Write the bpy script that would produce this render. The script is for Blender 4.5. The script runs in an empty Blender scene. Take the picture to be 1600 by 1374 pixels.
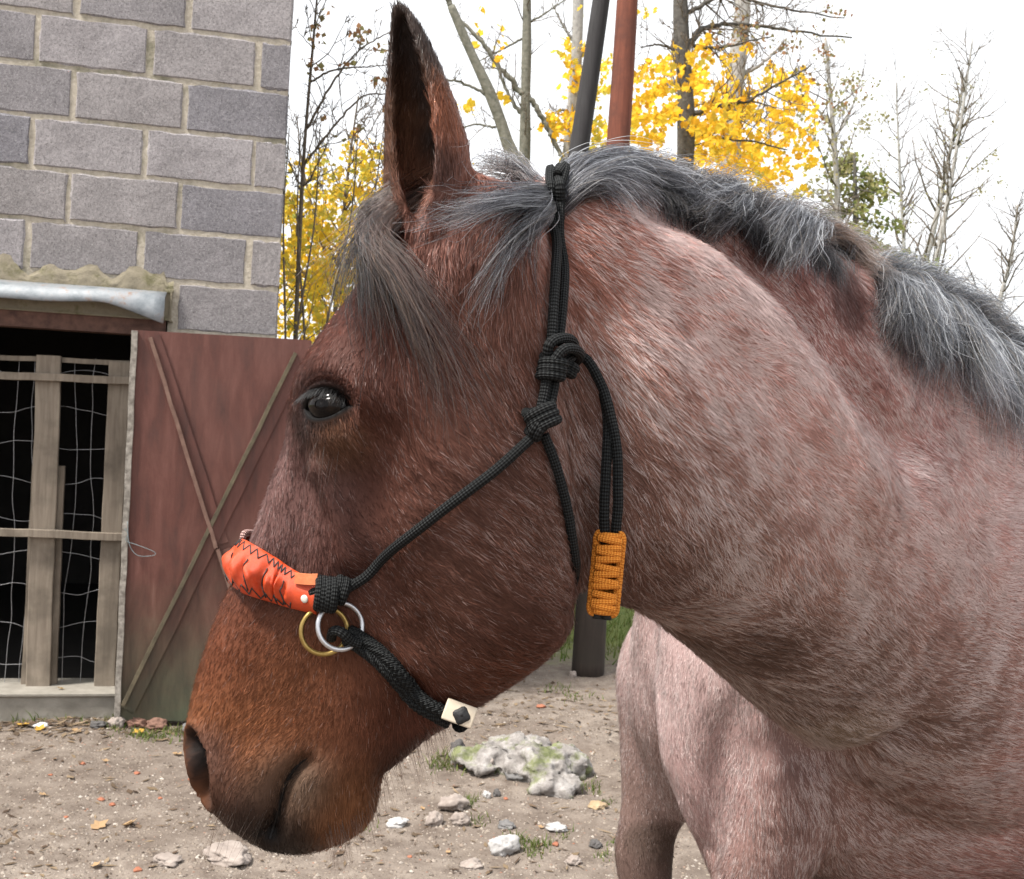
import bpy, bmesh, math, random
import numpy as np
from mathutils import Vector, Matrix, Euler, noise
from mathutils.bvhtree import BVHTree
from math import radians, sin, cos, pi

random.seed(7)
RNG = np.random.default_rng(11)
SC = bpy.context.scene
COL = SC.collection

# ------------------------------------------------------------------ camera
W, H, FPX = 1600.0, 1374.0, 1715.0
CAM = Vector((0.0, 0.0, 1.25))
PITCH, ROLL = radians(1.2), radians(3.1)
CROT = Euler((radians(90) - PITCH, 0, 0)).to_matrix() @ Matrix.Rotation(ROLL, 3, 'Z')
cd = bpy.data.cameras.new('camera'); cam = bpy.data.objects.new('camera', cd); COL.objects.link(cam)
cam.matrix_world = Matrix.Translation(CAM) @ CROT.to_4x4()
cd.sensor_width = 36.0; cd.sensor_fit = 'HORIZONTAL'; cd.lens = 36.0 * FPX / W
cd.clip_start = 0.05; cd.clip_end = 3000
cd.dof.use_dof = True; cd.dof.focus_distance = 1.02; cd.dof.aperture_fstop = 28.0
SC.camera = cam

# ------------------------------------------------------------------ sky and sun (thin bright overcast)
SUN_EL, SUN_AZ = radians(58), radians(238)      # azimuth: direction the light comes from, from +Y clockwise
wd = bpy.data.worlds.new('World'); SC.world = wd; wd.use_nodes = True
nt = wd.node_tree; nt.nodes.clear()
o_ = nt.nodes.new('ShaderNodeOutputWorld'); b_ = nt.nodes.new('ShaderNodeBackground')
s_ = nt.nodes.new('ShaderNodeTexSky'); s_.sky_type = 'NISHITA'; s_.sun_disc = False
s_.sun_elevation = SUN_EL; s_.sun_rotation = SUN_AZ; s_.dust_density = 6.0; s_.air_density = 1.0; s_.ozone_density = 1.0
hs_ = nt.nodes.new('ShaderNodeHueSaturation'); hs_.inputs['Saturation'].default_value = 0.16
mx_ = nt.nodes.new('ShaderNodeMix'); mx_.data_type = 'RGBA'; mx_.inputs[0].default_value = 0.75
mx_.inputs[7].default_value = (7.6, 7.75, 8.0, 1)     # even cloud veil
nt.links.new(s_.outputs[0], hs_.inputs['Color']); nt.links.new(hs_.outputs[0], mx_.inputs[6])
nt.links.new(mx_.outputs[2], b_.inputs['Color']); b_.inputs['Strength'].default_value = 0.10
nt.links.new(b_.outputs[0], o_.inputs['Surface'])
sl = bpy.data.lights.new('sun', 'SUN'); sl.energy = 3.5; sl.angle = radians(8); sl.color = (1.0, 0.95, 0.88)
so = bpy.data.objects.new('sun', sl); COL.objects.link(so)
sd = Vector((sin(SUN_AZ) * cos(SUN_EL), cos(SUN_AZ) * cos(SUN_EL), sin(SUN_EL)))
so.rotation_euler = sd.to_track_quat('Z', 'Y').to_euler(); so.location = sd * 20
SC.view_settings.view_transform = 'Standard'; SC.view_settings.look = 'None'
SC.view_settings.gamma = 1.0; SC.view_settings.exposure = 1.14; SC.view_settings.use_curve_mapping = False
SC.render.engine = 'CYCLES'
SC.cycles.use_denoising = True
SC.cycles.max_bounces = 5; SC.cycles.diffuse_bounces = 2; SC.cycles.glossy_bounces = 2; SC.cycles.transmission_bounces = 4; SC.cycles.transparent_max_bounces = 4
SC.cycles.use_adaptive_sampling = True; SC.cycles.adaptive_threshold = 0.02
SC.cycles.sample_clamp_indirect = 6.0
SC.cycles_curves.shape = 'RIBBONS'; SC.cycles_curves.subdivisions = 1

# ------------------------------------------------------------------ helpers
def ray(px, py):
    return CROT @ Vector(((px - W / 2) / FPX, -(py - H / 2) / FPX, -1.0))
def at(px, py, y):
    d = ray(px, py); return CAM + d * (y / d.y)
def on_plane(px, py, p0, n):
    d = ray(px, py); return CAM + d * ((p0 - CAM).dot(n) / d.dot(n))
def on_ground(px, py, z=0.0):
    return on_plane(px, py, Vector((0, 0, z)), Vector((0, 0, 1)))
def project(p):
    q = CROT.transposed() @ (Vector(p) - CAM)
    return (W / 2 + FPX * q.x / -q.z, H / 2 - FPX * q.y / -q.z)

def empty(name, loc=(0, 0, 0), rot=(0, 0, 0)):
    o = bpy.data.objects.new(name, None); COL.objects.link(o); o.location = loc; o.rotation_euler = rot
    o.empty_display_size = 0.05
    return o
def tag(o, label=None, cat=None, group=None, kind=None):
    if label: o['label'] = label
    if cat: o['category'] = cat
    if group: o['group'] = group
    if kind: o['kind'] = kind
    return o
def link(name, me, mat=None, parent=None, smooth=False):
    o = bpy.data.objects.new(name, me); COL.objects.link(o)
    if mat is not None:
        me.materials.append(mat)
    if smooth:
        me.polygons.foreach_set('use_smooth', [True] * len(me.polygons))
    if parent is not None:
        o.parent = parent
        o.matrix_parent_inverse = parent_inv(parent)
    return o
def parent_inv(p):
    m = Matrix.LocRotScale(p.location, p.rotation_euler, p.scale)
    q = p
    while q.parent is not None:
        q = q.parent
        m = Matrix.LocRotScale(q.location, q.rotation_euler, q.scale) @ m if q.type == 'EMPTY' else m
    if p.type != 'EMPTY':                      # mesh parents here carry world-space vertices, identity transform
        m = Matrix.Identity(4)
        q = p
        while q.parent is not None: q = q.parent
        m = Matrix.Identity(4)
    return m.inverted()
def mesh_np(name, V, Fc, mat=None, parent=None, smooth=True):
    me = bpy.data.meshes.new(name)
    me.from_pydata([tuple(v) for v in V] if not isinstance(V, np.ndarray) else V.tolist(), [], Fc if isinstance(Fc, list) else Fc.tolist())
    me.update()
    return link(name, me, mat, parent, smooth)
def mesh_bm(name, bm, mat=None, parent=None, smooth=False):
    me = bpy.data.meshes.new(name); bm.to_mesh(me); bm.free()
    return link(name, me, mat, parent, smooth)

def cr(P, n, closed=False):
    """Catmull-Rom resample of station arrays P (k, ...) to n rows"""
    P = np.asarray(P, float); k = len(P)
    if closed:
        t = np.linspace(0, k, n, endpoint=False)
    else:
        t = np.linspace(0, k - 1, n)
    i = np.floor(t).astype(int)
    if not closed: i = np.minimum(i, k - 2)
    f = (t - i).reshape((-1,) + (1,) * (P.ndim - 1))
    def g(j):
        if closed: return P[np.mod(j, k)]
        return P[np.clip(j, 0, k - 1)]
    p0, p1, p2, p3 = g(i - 1), g(i), g(i + 1), g(i + 2)
    if not closed:
        lo = (i == 0); hi = (i == k - 2)
        p0 = np.where(lo.reshape((-1,) + (1,) * (P.ndim - 1)), 2 * p1 - p2, p0)
        p3 = np.where(hi.reshape((-1,) + (1,) * (P.ndim - 1)), 2 * p2 - p1, p3)
    return 0.5 * (2 * p1 + (p2 - p0) * f + (2 * p0 - 5 * p1 + 4 * p2 - p3) * f ** 2 + (3 * p1 - p0 - 3 * p2 + p3) * f ** 3)

def ring_faces(nr, nc, closed=True, cap=True):
    """faces for nr rings of nc points; returns list"""
    a = np.arange(nr - 1)[:, None] * nc; j = np.arange(nc if closed else nc - 1)[None, :]
    j2 = (j + 1) % nc
    Fq = np.stack([a + j, a + j2, a + nc + j2, a + nc + j], -1).reshape(-1, 4).tolist()
    if cap:
        Fq.append(list(range(nc))[::-1]); Fq.append([(nr - 1) * nc + q for q in range(nc)])
    return Fq

def frames(P):
    """tangents and parallel-transported frame along polyline P (n,3)"""
    P = np.asarray(P, float); T = np.gradient(P, axis=0)
    T /= np.linalg.norm(T, axis=1)[:, None] + 1e-12
    ref = np.array((0, 0, 1.0)) if abs(T[0][2]) < 0.9 else np.array((1.0, 0, 0))
    u = np.cross(T[0], ref); u /= np.linalg.norm(u)
    U = [u]
    for k in range(1, len(P)):
        u = U[-1] - T[k] * U[-1].dot(T[k]); u /= np.linalg.norm(u) + 1e-12; U.append(u)
    U = np.array(U); return T, U, np.cross(T, U)

def tube(P, R, seg=10, closed=False):
    """tube vertices/faces round polyline P with radius R (scalar or per point); returns V, F"""
    P = np.asarray(P, float); n = len(P); R = np.broadcast_to(np.asarray(R, float), (n,))
    if closed:
        Q = np.vstack([P[-1:], P, P[:1]]); T, U, N = frames(Q); U, N = U[1:-1], N[1:-1]
    else:
        T, U, N = frames(P)
    a = np.linspace(0, 2 * pi, seg, endpoint=False)
    V = P[:, None, :] + R[:, None, None] * (np.cos(a)[None, :, None] * U[:, None, :] + np.sin(a)[None, :, None] * N[:, None, :])
    V = V.reshape(-1, 3)
    if closed:
        Fq = ring_faces(n, seg, True, False)
        for j in range(seg):
            Fq.append([(n - 1) * seg + j, (n - 1) * seg + (j + 1) % seg, (j + 1) % seg, j])
    else:
        Fq = ring_faces(n, seg, True, True)
    return V, Fq
class MB:
    """collects pieces into one mesh"""
    def __init__(s): s.V, s.F, s.n = [], [], 0
    def add(s, V, F):
        V = np.asarray(V, float); s.V.append(V); s.F += [[i + s.n for i in f] for f in F]; s.n += len(V); return s
    def tube(s, P, R, seg=8, closed=False): return s.add(*tube(P, R, seg, closed))
    def build(s, name, mat=None, parent=None, smooth=True):
        return mesh_np(name, np.vstack(s.V), s.F, mat, parent, smooth)

# materials ---------------------------------------------------------
def mat_new(name):
    m = bpy.data.materials.new(name); m.use_nodes = True
    n = m.node_tree; n.nodes.clear()
    out = n.nodes.new('ShaderNodeOutputMaterial'); p = n.nodes.new('ShaderNodeBsdfPrincipled')
    n.links.new(p.outputs[0], out.inputs['Surface'])
    return m, n, p
def N(n, typ, **kw):
    x = n.nodes.new(typ)
    for k, v in kw.items():
        if k in x.inputs: x.inputs[k].default_value = v
        else: setattr(x, k, v)
    return x
def ramp(n, src, stops):
    r = n.nodes.new('ShaderNodeValToRGB'); e = r.color_ramp.elements
    while len(e) < len(stops): e.new(0.5)
    for el, (p, c) in zip(e, stops):
        el.position = p; el.color = (c, c, c, 1) if isinstance(c, (int, float)) else (*c, 1)
    n.links.new(src, r.inputs[0]); return r
def mixc(n, fac, a, b, mode='MIX'):
    m = n.nodes.new('ShaderNodeMix'); m.data_type = 'RGBA'; m.blend_type = mode
    for sock, v in ((0, fac), (6, a), (7, b)):
        if hasattr(v, 'links') or isinstance(v, bpy.types.NodeSocket): n.links.new(v, m.inputs[sock])
        elif isinstance(v, (int, float)): m.inputs[sock].default_value = v if sock == 0 else (v, v, v, 1)
        else: m.inputs[sock].default_value = (*v, 1)
    return m.outputs[2]
def texco(n, kind='Object'):
    return n.nodes.new('ShaderNodeTexCoord').outputs[kind]
def noise_t(n, vec, scale, detail=6, rough=0.6, dist=0.0):
    t = N(n, 'ShaderNodeTexNoise'); t.inputs['Scale'].default_value = scale; t.inputs['Detail'].default_value = detail
    t.inputs['Roughness'].default_value = rough; t.inputs['Distortion'].default_value = dist
    n.links.new(vec, t.inputs['Vector']); return t
def bump(n, p, h, strength=0.4, dist=0.01):
    b = N(n, 'ShaderNodeBump'); b.inputs['Strength'].default_value = strength; b.inputs['Distance'].default_value = dist
    n.links.new(h, b.inputs['Height']); n.links.new(b.outputs[0], p.inputs['Normal']); return b
def simple(name, c1, c2=None, scale=20, rough=0.8, bumps=0.3, bd=0.004, metal=0.0, detail=6):
    m, n, p = mat_new(name); v = texco(n)
    t = noise_t(n, v, scale, detail)
    r = ramp(n, t.outputs[0], [(0.3, c1), (0.7, c2 or c1)])
    n.links.new(r.outputs[0], p.inputs['Base Color']); p.inputs['Roughness'].default_value = rough; p.inputs['Metallic'].default_value = metal
    if bumps: bump(n, p, t.outputs[0], bumps, bd)
    return m
# ================================================================== ground
def fbm(x, y, s, seed=0.0, oct=4):
    return noise.fractal(Vector((x * s + seed, y * s - seed, seed * .37)), 0.8, 2.1, oct)
def ground_z(x, y):
    k = max(0.0, 1 - max(abs(x) / 6.0, abs(y - 3) / 6.0))
    r = fbm(x, y, 1.1, 3.1) * .018 + fbm(x, y, 5.5, 7.7, 3) * .010
    rut = math.exp(-(((x - .42) / .55) ** 2 + ((y - 4.1) / .45) ** 2)); r += rut * fbm(x, y, 9, 1.3, 4) * .035
    far = max(0.0, y - 9.0); return r * min(1, k * 3) - .02 * (1 - min(1, k * 3)) + far * .004
gx = np.concatenate([-np.geomspace(420, 3.2, 34), np.linspace(-3.1, 3.1, 150), np.geomspace(3.2, 420, 34)])
gy = np.concatenate([-np.geomspace(60, .6, 14), np.linspace(-.5, 7.0, 170), np.geomspace(7.1, 900, 46)])
V = [(x, y, ground_z(x, y)) for y in gy for x in gx]; nx = len(gx)
Fg = [[j * nx + i, j * nx + i + 1, (j + 1) * nx + i + 1, (j + 1) * nx + i] for j in range(len(gy) - 1) for i in range(nx - 1)]
mg, n, p = mat_new('dirt'); v = texco(n)
big = noise_t(n, v, 1.3, 5); mid = noise_t(n, v, 9, 8, .7); fine = noise_t(n, v, 140, 5, .7)
c = ramp(n, big.outputs[0], [(.3, (.165, .133, .110)), (.7, (.265, .225, .190))]).outputs[0]
c = mixc(n, ramp(n, mid.outputs[0], [(.35, 1.0), (.62, 0.0)]).outputs[0], c, (.115, .090, .074))
vo = N(n, 'ShaderNodeTexVoronoi'); vo.inputs['Scale'].default_value = 85; n.links.new(v, vo.inputs['Vector'])
sp = N(n, 'ShaderNodeSeparateXYZ'); n.links.new(vo.outputs['Color'], sp.inputs[0])
pm = N(n, 'ShaderNodeMath', operation='MULTIPLY'); n.links.new(ramp(n, vo.outputs['Distance'], [(.25, 1.0), (.42, 0.0)]).outputs[0], pm.inputs[0]); n.links.new(ramp(n, sp.outputs[0], [(.62, 0.0), (.66, 1.0)]).outputs[0], pm.inputs[1])
pc = ramp(n, sp.outputs[1], [(.0, (.10, .075, .06)), (.5, (.26, .21, .165)), (.85, (.36, .31, .25)), (1.0, (.30, .12, .07))]).outputs[0]
c = mixc(n, .8, c, mixc(n, pm.outputs[0], c, pc)); c = mixc(n, .35, c, ramp(n, fine.outputs[0], [(.3, .55), (.7, 1.25)]).outputs[0], 'MULTIPLY')
gr = N(n, 'ShaderNodeSeparateXYZ'); n.links.new(v, gr.inputs[0])
ga = N(n, 'ShaderNodeMath', operation='MULTIPLY_ADD'); n.links.new(mid.outputs[0], ga.inputs[0]); ga.inputs[1].default_value = 2.2; n.links.new(gr.outputs[1], ga.inputs[2])
gm = N(n, 'ShaderNodeMapRange'); gm.inputs[1].default_value = 6.6; gm.inputs[2].default_value = 7.4; n.links.new(ga.outputs[0], gm.inputs[0])
c = mixc(n, gm.outputs[0], c, ramp(n, mid.outputs[0], [(.3, (.07, .10, .025)), (.7, (.15, .17, .05))]).outputs[0])
n.links.new(c, p.inputs['Base Color']); p.inputs['Roughness'].default_value = .95; p.inputs['Specular IOR Level'].default_value = .15
hh = N(n, 'ShaderNodeMath', operation='ADD'); n.links.new(fine.outputs[0], hh.inputs[0]); n.links.new(pm.outputs[0], hh.inputs[1])
h2 = N(n, 'ShaderNodeMath', operation='MULTIPLY_ADD'); n.links.new(mid.outputs[0], h2.inputs[0]); h2.inputs[1].default_value = 2.5; n.links.new(hh.outputs[0], h2.inputs[2]); bump(n, p, h2.outputs[0], .7, .006)
tag(mesh_np('ground', np.array(V), Fg, mg), kind='structure')

# ================================================================== block shed
WA = radians(13.0); WU = Vector((cos(WA), sin(WA), 0)); WN = Vector((sin(WA), -cos(WA), 0)); W0 = on_ground(240, 1122)
def wp(px, py, out=0.0): return on_plane(px, py, W0 + WN * out, WN)
def wu(px, py, out=0.0):
    q = wp(px, py, out) - W0; return q.dot(WU), q.z
def wl(u, z, out=0.0): return W0 + WU * u + WN * out + Vector((0, 0, z))
UC = wu(440, 375)[0]                                     # right corner
OPR, OPT = wu(262, 480)[0], wu(150, 500)[1]              # opening: right jamb, top
OPL = OPR - 1.55
mb, n, p = mat_new('concrete_block'); v = N(n, 'ShaderNodeNewGeometry').outputs['Position']; oi = N(n, 'ShaderNodeObjectInfo')
t1 = noise_t(n, v, 6, 6, .65); t2 = noise_t(n, v, 95, 5, .8); vo = N(n, 'ShaderNodeTexVoronoi'); vo.inputs['Scale'].default_value = 170; n.links.new(v, vo.inputs['Vector'])
c = ramp(n, t2.outputs[0], [(.30, (.150, .146, .150)), (.68, (.315, .305, .308))]).outputs[0]
c = mixc(n, .8, c, ramp(n, t1.outputs[0], [(.3, .72), (.7, 1.15)]).outputs[0], 'MULTIPLY')
c = mixc(n, 1.0, c, ramp(n, oi.outputs['Random'], [(0, (.74, .74, .80)), (.5, (1.0, .96, .94)), (1, (1.18, 1.14, 1.15))]).outputs[0], 'MULTIPLY')
pit = ramp(n, vo.outputs['Distance'], [(.10, 0.0), (.28, 1.0)]).outputs[0]
c = mixc(n, .8, c, ramp(n, vo.outputs['Distance'], [(.08, .30), (.32, 1.12)]).outputs[0], 'MULTIPLY'); sp_ = noise_t(n, v, 260, 2, .5); c = mixc(n, ramp(n, sp_.outputs[0], [(.60, 0.), (.68, .55)]).outputs[0], c, (.45, .44, .43))
n.links.new(c, p.inputs['Base Color']); p.inputs['Roughness'].default_value = .95; p.inputs['Specular IOR Level'].default_value = .1
ad = N(n, 'ShaderNodeMath', operation='ADD'); n.links.new(t2.outputs[0], ad.inputs[0]); n.links.new(pit, ad.inputs[1]); bump(n, p, ad.outputs[0], .8, .003)
mm, n, p = mat_new('mortar'); v = texco(n); t1 = noise_t(n, v, 5, 6, .7); t2 = noise_t(n, v, 60, 6, .7)
c = ramp(n, t2.outputs[0], [(.3, (.30, .265, .21)), (.7, (.50, .45, .37))]).outputs[0]
c = mixc(n, ramp(n, t1.outputs[0], [(.52, 0.0), (.66, .75)]).outputs[0], c, (.115, .115, .065)); n.links.new(c, p.inputs['Base Color']); p.inputs['Roughness'].default_value = .95; bump(n, p, t2.outputs[0], .9, .006)
shed = empty('block_shed', tuple(wl(UC, 0)))
tag(shed, 'grey concrete block shed with pale mortar and an open low doorway', 'building')
WT = 4.3
def block_mesh(seed):
    """one block, unit size centred, front face towards -Y, slightly worn"""
    nx_, nz_ = 10, 6; g = np.random.default_rng(seed); V, Fq = [], []
    for j in range(nz_ + 1):
        for i in range(nx_ + 1):
            x = [0, .018, .12, .25, .38, .5, .62, .75, .88, .982, 1][i] - .5; z = [0, .035, .3, .5, .7, .965, 1][j] - .5; e = min(i, nx_ - i, j, nz_ - j)
            d = (.025 if e == 0 else 0.0) + g.normal() * .002 * (e > 0) + (abs(g.normal()) * .02 if e == 0 else 0)
            jx = g.normal() * .006 if i in (0, nx_) else (g.normal() * .004 if i in (1, nx_ - 1) else 0); jz = g.normal() * .020 if j in (0, nz_) else (g.normal() * .010 if j in (1, nz_ - 1) else 0)
            V.append((x + jx, -.5 + d * 1.0, z + jz))
    for j in range(nz_):
        for i in range(nx_): Fq.append([j * (nx_ + 1) + i, j * (nx_ + 1) + i + 1, (j + 1) * (nx_ + 1) + i + 1, (j + 1) * (nx_ + 1) + i])
    k = len(V); V += [(-.5, .5, -.5), (.5, .5, -.5), (.5, .5, .5), (-.5, .5, .5)]
    bot = list(range(nx_ + 1)); top = [nz_ * (nx_ + 1) + i for i in bot]; lef = [j * (nx_ + 1) for j in range(nz_ + 1)]; rig = [j * (nx_ + 1) + nx_ for j in range(nz_ + 1)]
    Fq += [bot[::-1] + [k, k + 1], top + [k + 2, k + 3], lef + [k + 3, k], rig[::-1] + [k + 1, k + 2], [k, k + 3, k + 2, k + 1]]
    me = bpy.data.meshes.new('block'); me.from_pydata(V, [], Fq); me.materials.append(mb); me.update(); return me
BM = [block_mesh(s) for s in range(8)]
def put_block(org, U, Nn, u0, u1, z0, z1, depth=.19):
    o = bpy.data.objects.new('block', random.choice(BM)); COL.objects.link(o)
    jit = random.uniform(-.002, .002)
    c = org + U * ((u0 + u1) / 2) + Nn * (-depth / 2 + jit) + Vector((0, 0, (z0 + z1) / 2))
    o.matrix_world = Matrix((( *U, 0), (*(-Nn), 0), (0, 0, 1, 0), (0, 0, 0, 1))).transposed()
    o.matrix_world = Matrix.Translation(c) @ Matrix(((U.x, -Nn.x, 0), (U.y, -Nn.y, 0), (0, 0, 1))).to_4x4() @ Matrix.Rotation(random.uniform(-.006, .006), 4, 'Y') @ Matrix.Diagonal((u1 - u0, depth, z1 - z0, 1))
    o.parent = shed; o.matrix_parent_inverse = parent_inv(shed)
zj = [wu(445, y)[1] for y in (67, 143, 220, 300, 375, 454, 530)]     # bed joints read at the corner
hc = (zj[0] - zj[-1]) / 6; rows = []; z = zj[-1]
while z > .02: z -= hc
z0 = z
k0 = round((zj[-1] - z0) / hc)
nrow = int((WT - z0) / hc)
for k in range(nrow):
    za, zb = z0 + k * hc + .007, z0 + (k + 1) * hc - .007
    narrow = ((k - k0) % 2 == 1)
    u = UC; first = True
    while u > UC - 3.4:
        wdt = (.122 if narrow else .392) if first else .405
        ua, ub = u - wdt + random.uniform(.003, .014), u - random.uniform(.003, .012) * (not first); first = False; u -= wdt
        zb_ = min(zb, OPT + .075) if False else zb
        if zb > 0 and za < OPT + .115 and ub > OPL and ua < OPR:            # doorway and its beam
            if za >= OPT + .06: pass
            if ub > OPR + .05: put_block(W0, WU, WN, max(ua, OPR + .012), ub, za, zb)
            if ua < OPL - .05: put_block(W0, WU, WN, ua, min(ub, OPL - .012), za, zb)
            if zb > OPT + .17: put_block(W0, WU, WN, max(ua, OPL), min(ub, OPR), max(za, OPT + .125), zb)
            continue
        put_block(W0, WU, WN, ua, ub, za, zb)
SU = Vector((-WN.x, -WN.y, 0)); SN = WU.copy(); S0 = wl(UC, 0)           # gable side running back from the corner
for k in range(nrow):
    za, zb = z0 + k * hc + .006, z0 + (k + 1) * hc - .006; u = .19 if k % 2 else .20
    u += .01
    while u < 3.0:
        put_block(S0, SU, SN, u, u + .39, za, zb); u += .40
def slab(name, mat, parent, u0, u1, z0_, z1, o0, o1, bev=0.0, seg=2):
    bm = bmesh.new(); bmesh.ops.create_cube(bm, size=1.0)
    for w in bm.verts: w.co = wl(u0 if w.co.x < 0 else u1, z0_ if w.co.z < 0 else z1, o0 if w.co.y < 0 else o1)
    if bev: bmesh.ops.bevel(bm, geom=bm.edges[:], offset=bev, segments=seg, affect='EDGES')
    return mesh_bm(name, bm, mat, parent)
# mortar core, with the doorway left open
mc = MB()
def box(u0, u1, z0_, z1, o0, o1):
    V = [wl(u, zz, o) for u in (u0, u1) for zz in (z0_, z1) for o in (o0, o1)]
    mc.add(np.array(V), [[0, 1, 3, 2], [4, 6, 7, 5], [0, 4, 5, 1], [2, 3, 7, 6], [0, 2, 6, 4], [1, 5, 7, 3]])
RC = -.0045
box(OPR + .002, UC - .004, -.1, WT, -.186, RC); box(UC - 3.4, OPL - .002, -.1, WT, -.186, RC); box(OPL - .002, OPR + .002, OPT + .12, WT, -.186, RC)
mc.build('mortar', mm, shed, False)
sm = MB()
mo = mc; mc = MB(); box(UC - .186, UC + RC, -.1, WT, -3.0, -.19); mc.build('mortar', mm, shed, False)
mc = MB(); box(UC - 3.4, UC - 3.25, -.1, WT, -3.0, -.19); box(UC - 3.4, UC, -.1, WT, -3.15, -3.0); mc.build('back_wall', simple('shade_painted_boards', (.012, .010, .009), (.022, .018, .016), 9), shed, False)  # near-black boards paint in the darkness of the shed interior
mc = MB(); box(UC - 3.6, UC + .12, WT, WT + .12, -3.3, .15); mc.build('roof', simple('roof_sheet', (.16, .15, .15), (.22, .21, .2), 12), shed, False)
mc = MB(); box(UC - 3.3, UC - .2, .0, .03, -3.0, -.02); mc.build('floor', simple('shed_floor', (.012, .010, .009), (.022, .019, .016), 10), shed, False)  # floor kept near-black too, as painted indoor darkness
# concrete beam, rusty plate and sheet-metal drip over the doorway
mconc, n, p = mat_new('lintel_concrete'); v = texco(n); t1 = noise_t(n, v, 9, 6, .7); t2 = noise_t(n, v, 90, 5, .7)
c = ramp(n, t1.outputs[0], [(.3, (.16, .14, .10)), (.6, (.27, .235, .17))]).outputs[0]; c = mixc(n, ramp(n, t1.outputs[0], [(.50, 0.), (.62, .8)]).outputs[0], c, (.10, .095, .04)); n.links.new(c, p.inputs['Base Color']); p.inputs['Roughness'].default_value = .95; bump(n, p, t2.outputs[0], .8, .004)
slab('lintel', mconc, shed, OPL - .1, OPR + .015, OPT + .015, OPT + .128, -.15, .012, .006)
mrust = simple('rusty_plate', (.055, .025, .018), (.14, .07, .05), 30, .8, .5, .003)
slab('lintel_plate', mrust, shed, OPL, OPR - .004, OPT - .045, OPT + .0155, -.12, .004, .003)
# smeared, weathered mortar above the drip
V, Fq = [], []; nu, nz_ = 60, 10; ul, zl = wu(-60, 425); ur, zr = wu(272, 438)
zl = OPT + .120; g = np.random.default_rng(4)
topj = cr(g.uniform(.03, .105, 11), nu) + g.normal(size=nu) * .003
for i in range(nu):
    for j in range(nz_):
        f = j / (nz_ - 1.); u = ul + (ur - ul) * i / (nu - 1.)
        V.append(wl(u, zl + f * topj[i] * (1 if i < nu - 3 else .5), .010 * (1 - f ** 2.5) + .004 + .004 * noise.noise(Vector((u * 25, f * 6, 2.)))) )
V += [wl(ul, zl, -.01), wl(ur, zl, -.01)]
for i in range(nu - 1):
    for j in range(nz_ - 1): Fq.append([i * nz_ + j, (i + 1) * nz_ + j, (i + 1) * nz_ + j + 1, i * nz_ + j + 1])
mesh_np('mortar_smear', np.array([tuple(q) for q in V]), Fq, mconc, shed)
mzn, n, p = mat_new('zinc_sheet'); v = texco(n); t1 = noise_t(n, v, 14, 6, .7)
n.links.new(ramp(n, t1.outputs[0], [(.3, (.12, .14, .155)), (.55, (.23, .245, .26)), (.68, (.21, .13, .09))]).outputs[0], p.inputs['Base Color']); p.inputs['Metallic'].default_value = .25; p.inputs['Roughness'].default_value = .5; bump(n, p, t1.outputs[0], .3, .006)
V, Fq = [], []; nu = 40; ua, ub = OPL - .05, wu(262, 450)[0]
for i in range(nu):
    f = i / (nu - 1.); u = ua + (ub - ua) * f; dr = .012 * math.sin(f * 9) + .006 * math.sin(f * 23)
    zt = OPT + .128; tw = max(0, f - .86) * .25
    for o, zz in ((.004, zt), (.05, zt - .012 + dr * .3), (.095, zt - .030 + dr * .5), (.105, zt - .055 + dr * .6 - tw), (.112, zt - .075 + dr * .7 - tw * 1.6), (.108, zt - .078 + dr * .7 - tw * 1.6), (.1, zt - .055 + dr * .6 - tw), (.09, zt - .034 + dr * .5), (.05, zt - .017 + dr * .3), (.004, zt - .005)): V.append(tuple(wl(u, zz, o)))
mesh_np('drip_sheet', np.array(V), ring_faces(nu, 10), mzn, shed)
# threshold
slab('threshold', simple('threshold_concrete', (.17, .155, .13), (.27, .25, .215), 14, .95, .6, .006), shed, OPL, wu(182, 1085)[0] + .04, -.05, wu(100, 1078)[1], -.17, .055, .012, 3)

# ================================================================== timber gate with wire netting inside the doorway
def wood_mat(name, a, b_, d):
    m, n, p = mat_new(name); v = texco(n); mp = N(n, 'ShaderNodeMapping'); mp.inputs['Scale'].default_value = (30, 30, 2.2); n.links.new(v, mp.inputs['Vector'])
    oi = N(n, 'ShaderNodeObjectInfo'); t = noise_t(n, mp.outputs[0], 1.6, 7, .65, .4); t2 = noise_t(n, v, 7, 5)
    c = ramp(n, t.outputs[0], [(.3, a), (.7, b_)]).outputs[0]; c = mixc(n, ramp(n, t2.outputs[0], [(.45, 0.), (.65, .7)]).outputs[0], c, d)
    n.links.new(c, p.inputs['Base Color']); p.inputs['Roughness'].default_value = .9; bump(n, p, t.outputs[0], .5, .002); return m
mwood = wood_mat('weathered_board', (.15, .12, .092), (.27, .225, .175), (.10, .082, .062))
gate = empty('timber_gate', tuple(wl(wu(120, 1075)[0], .06, -.06)))
tag(gate, 'grey weathered board gate with wire netting in the dark doorway', 'gate')
def plank(name, p0, p1, w, out, th, mat=None, parent=None, n=14, seed=0):
    """board between two picture points laid in the gate plane; w: width in picture px"""
    a, b = wp(*p0, out), wp(*p1, out); d = (b - a).normalized(); s = d.cross(WN).normalized(); hw = w / FPX * a.y / 2; V = []; g = random.Random(seed + p0[0])
    for k in range(n):
        f = k / (n - 1.); c = a + (b - a) * f + s * (g.uniform(-.0015, .0015)); e = hw * (1 + g.uniform(-.02, .02)); cv = .002 * math.sin(f * 3 + p0[0])
        for sx, so_ in ((-1, 0), (-1, .9), (-.93, 1), (.93, 1), (1, .9), (1, 0)): V.append(tuple(c + s * sx * e + WN * (th * so_ + cv)))
    return mesh_np(name, np.array(V), ring_faces(n, 6), mat or mwood, parent or gate, False)
plank('board', (78, 556), (60, 1074), 36, -.075, .022)
plank('board', (188, 566), (164, 1074), 31, -.075, .022)
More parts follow.
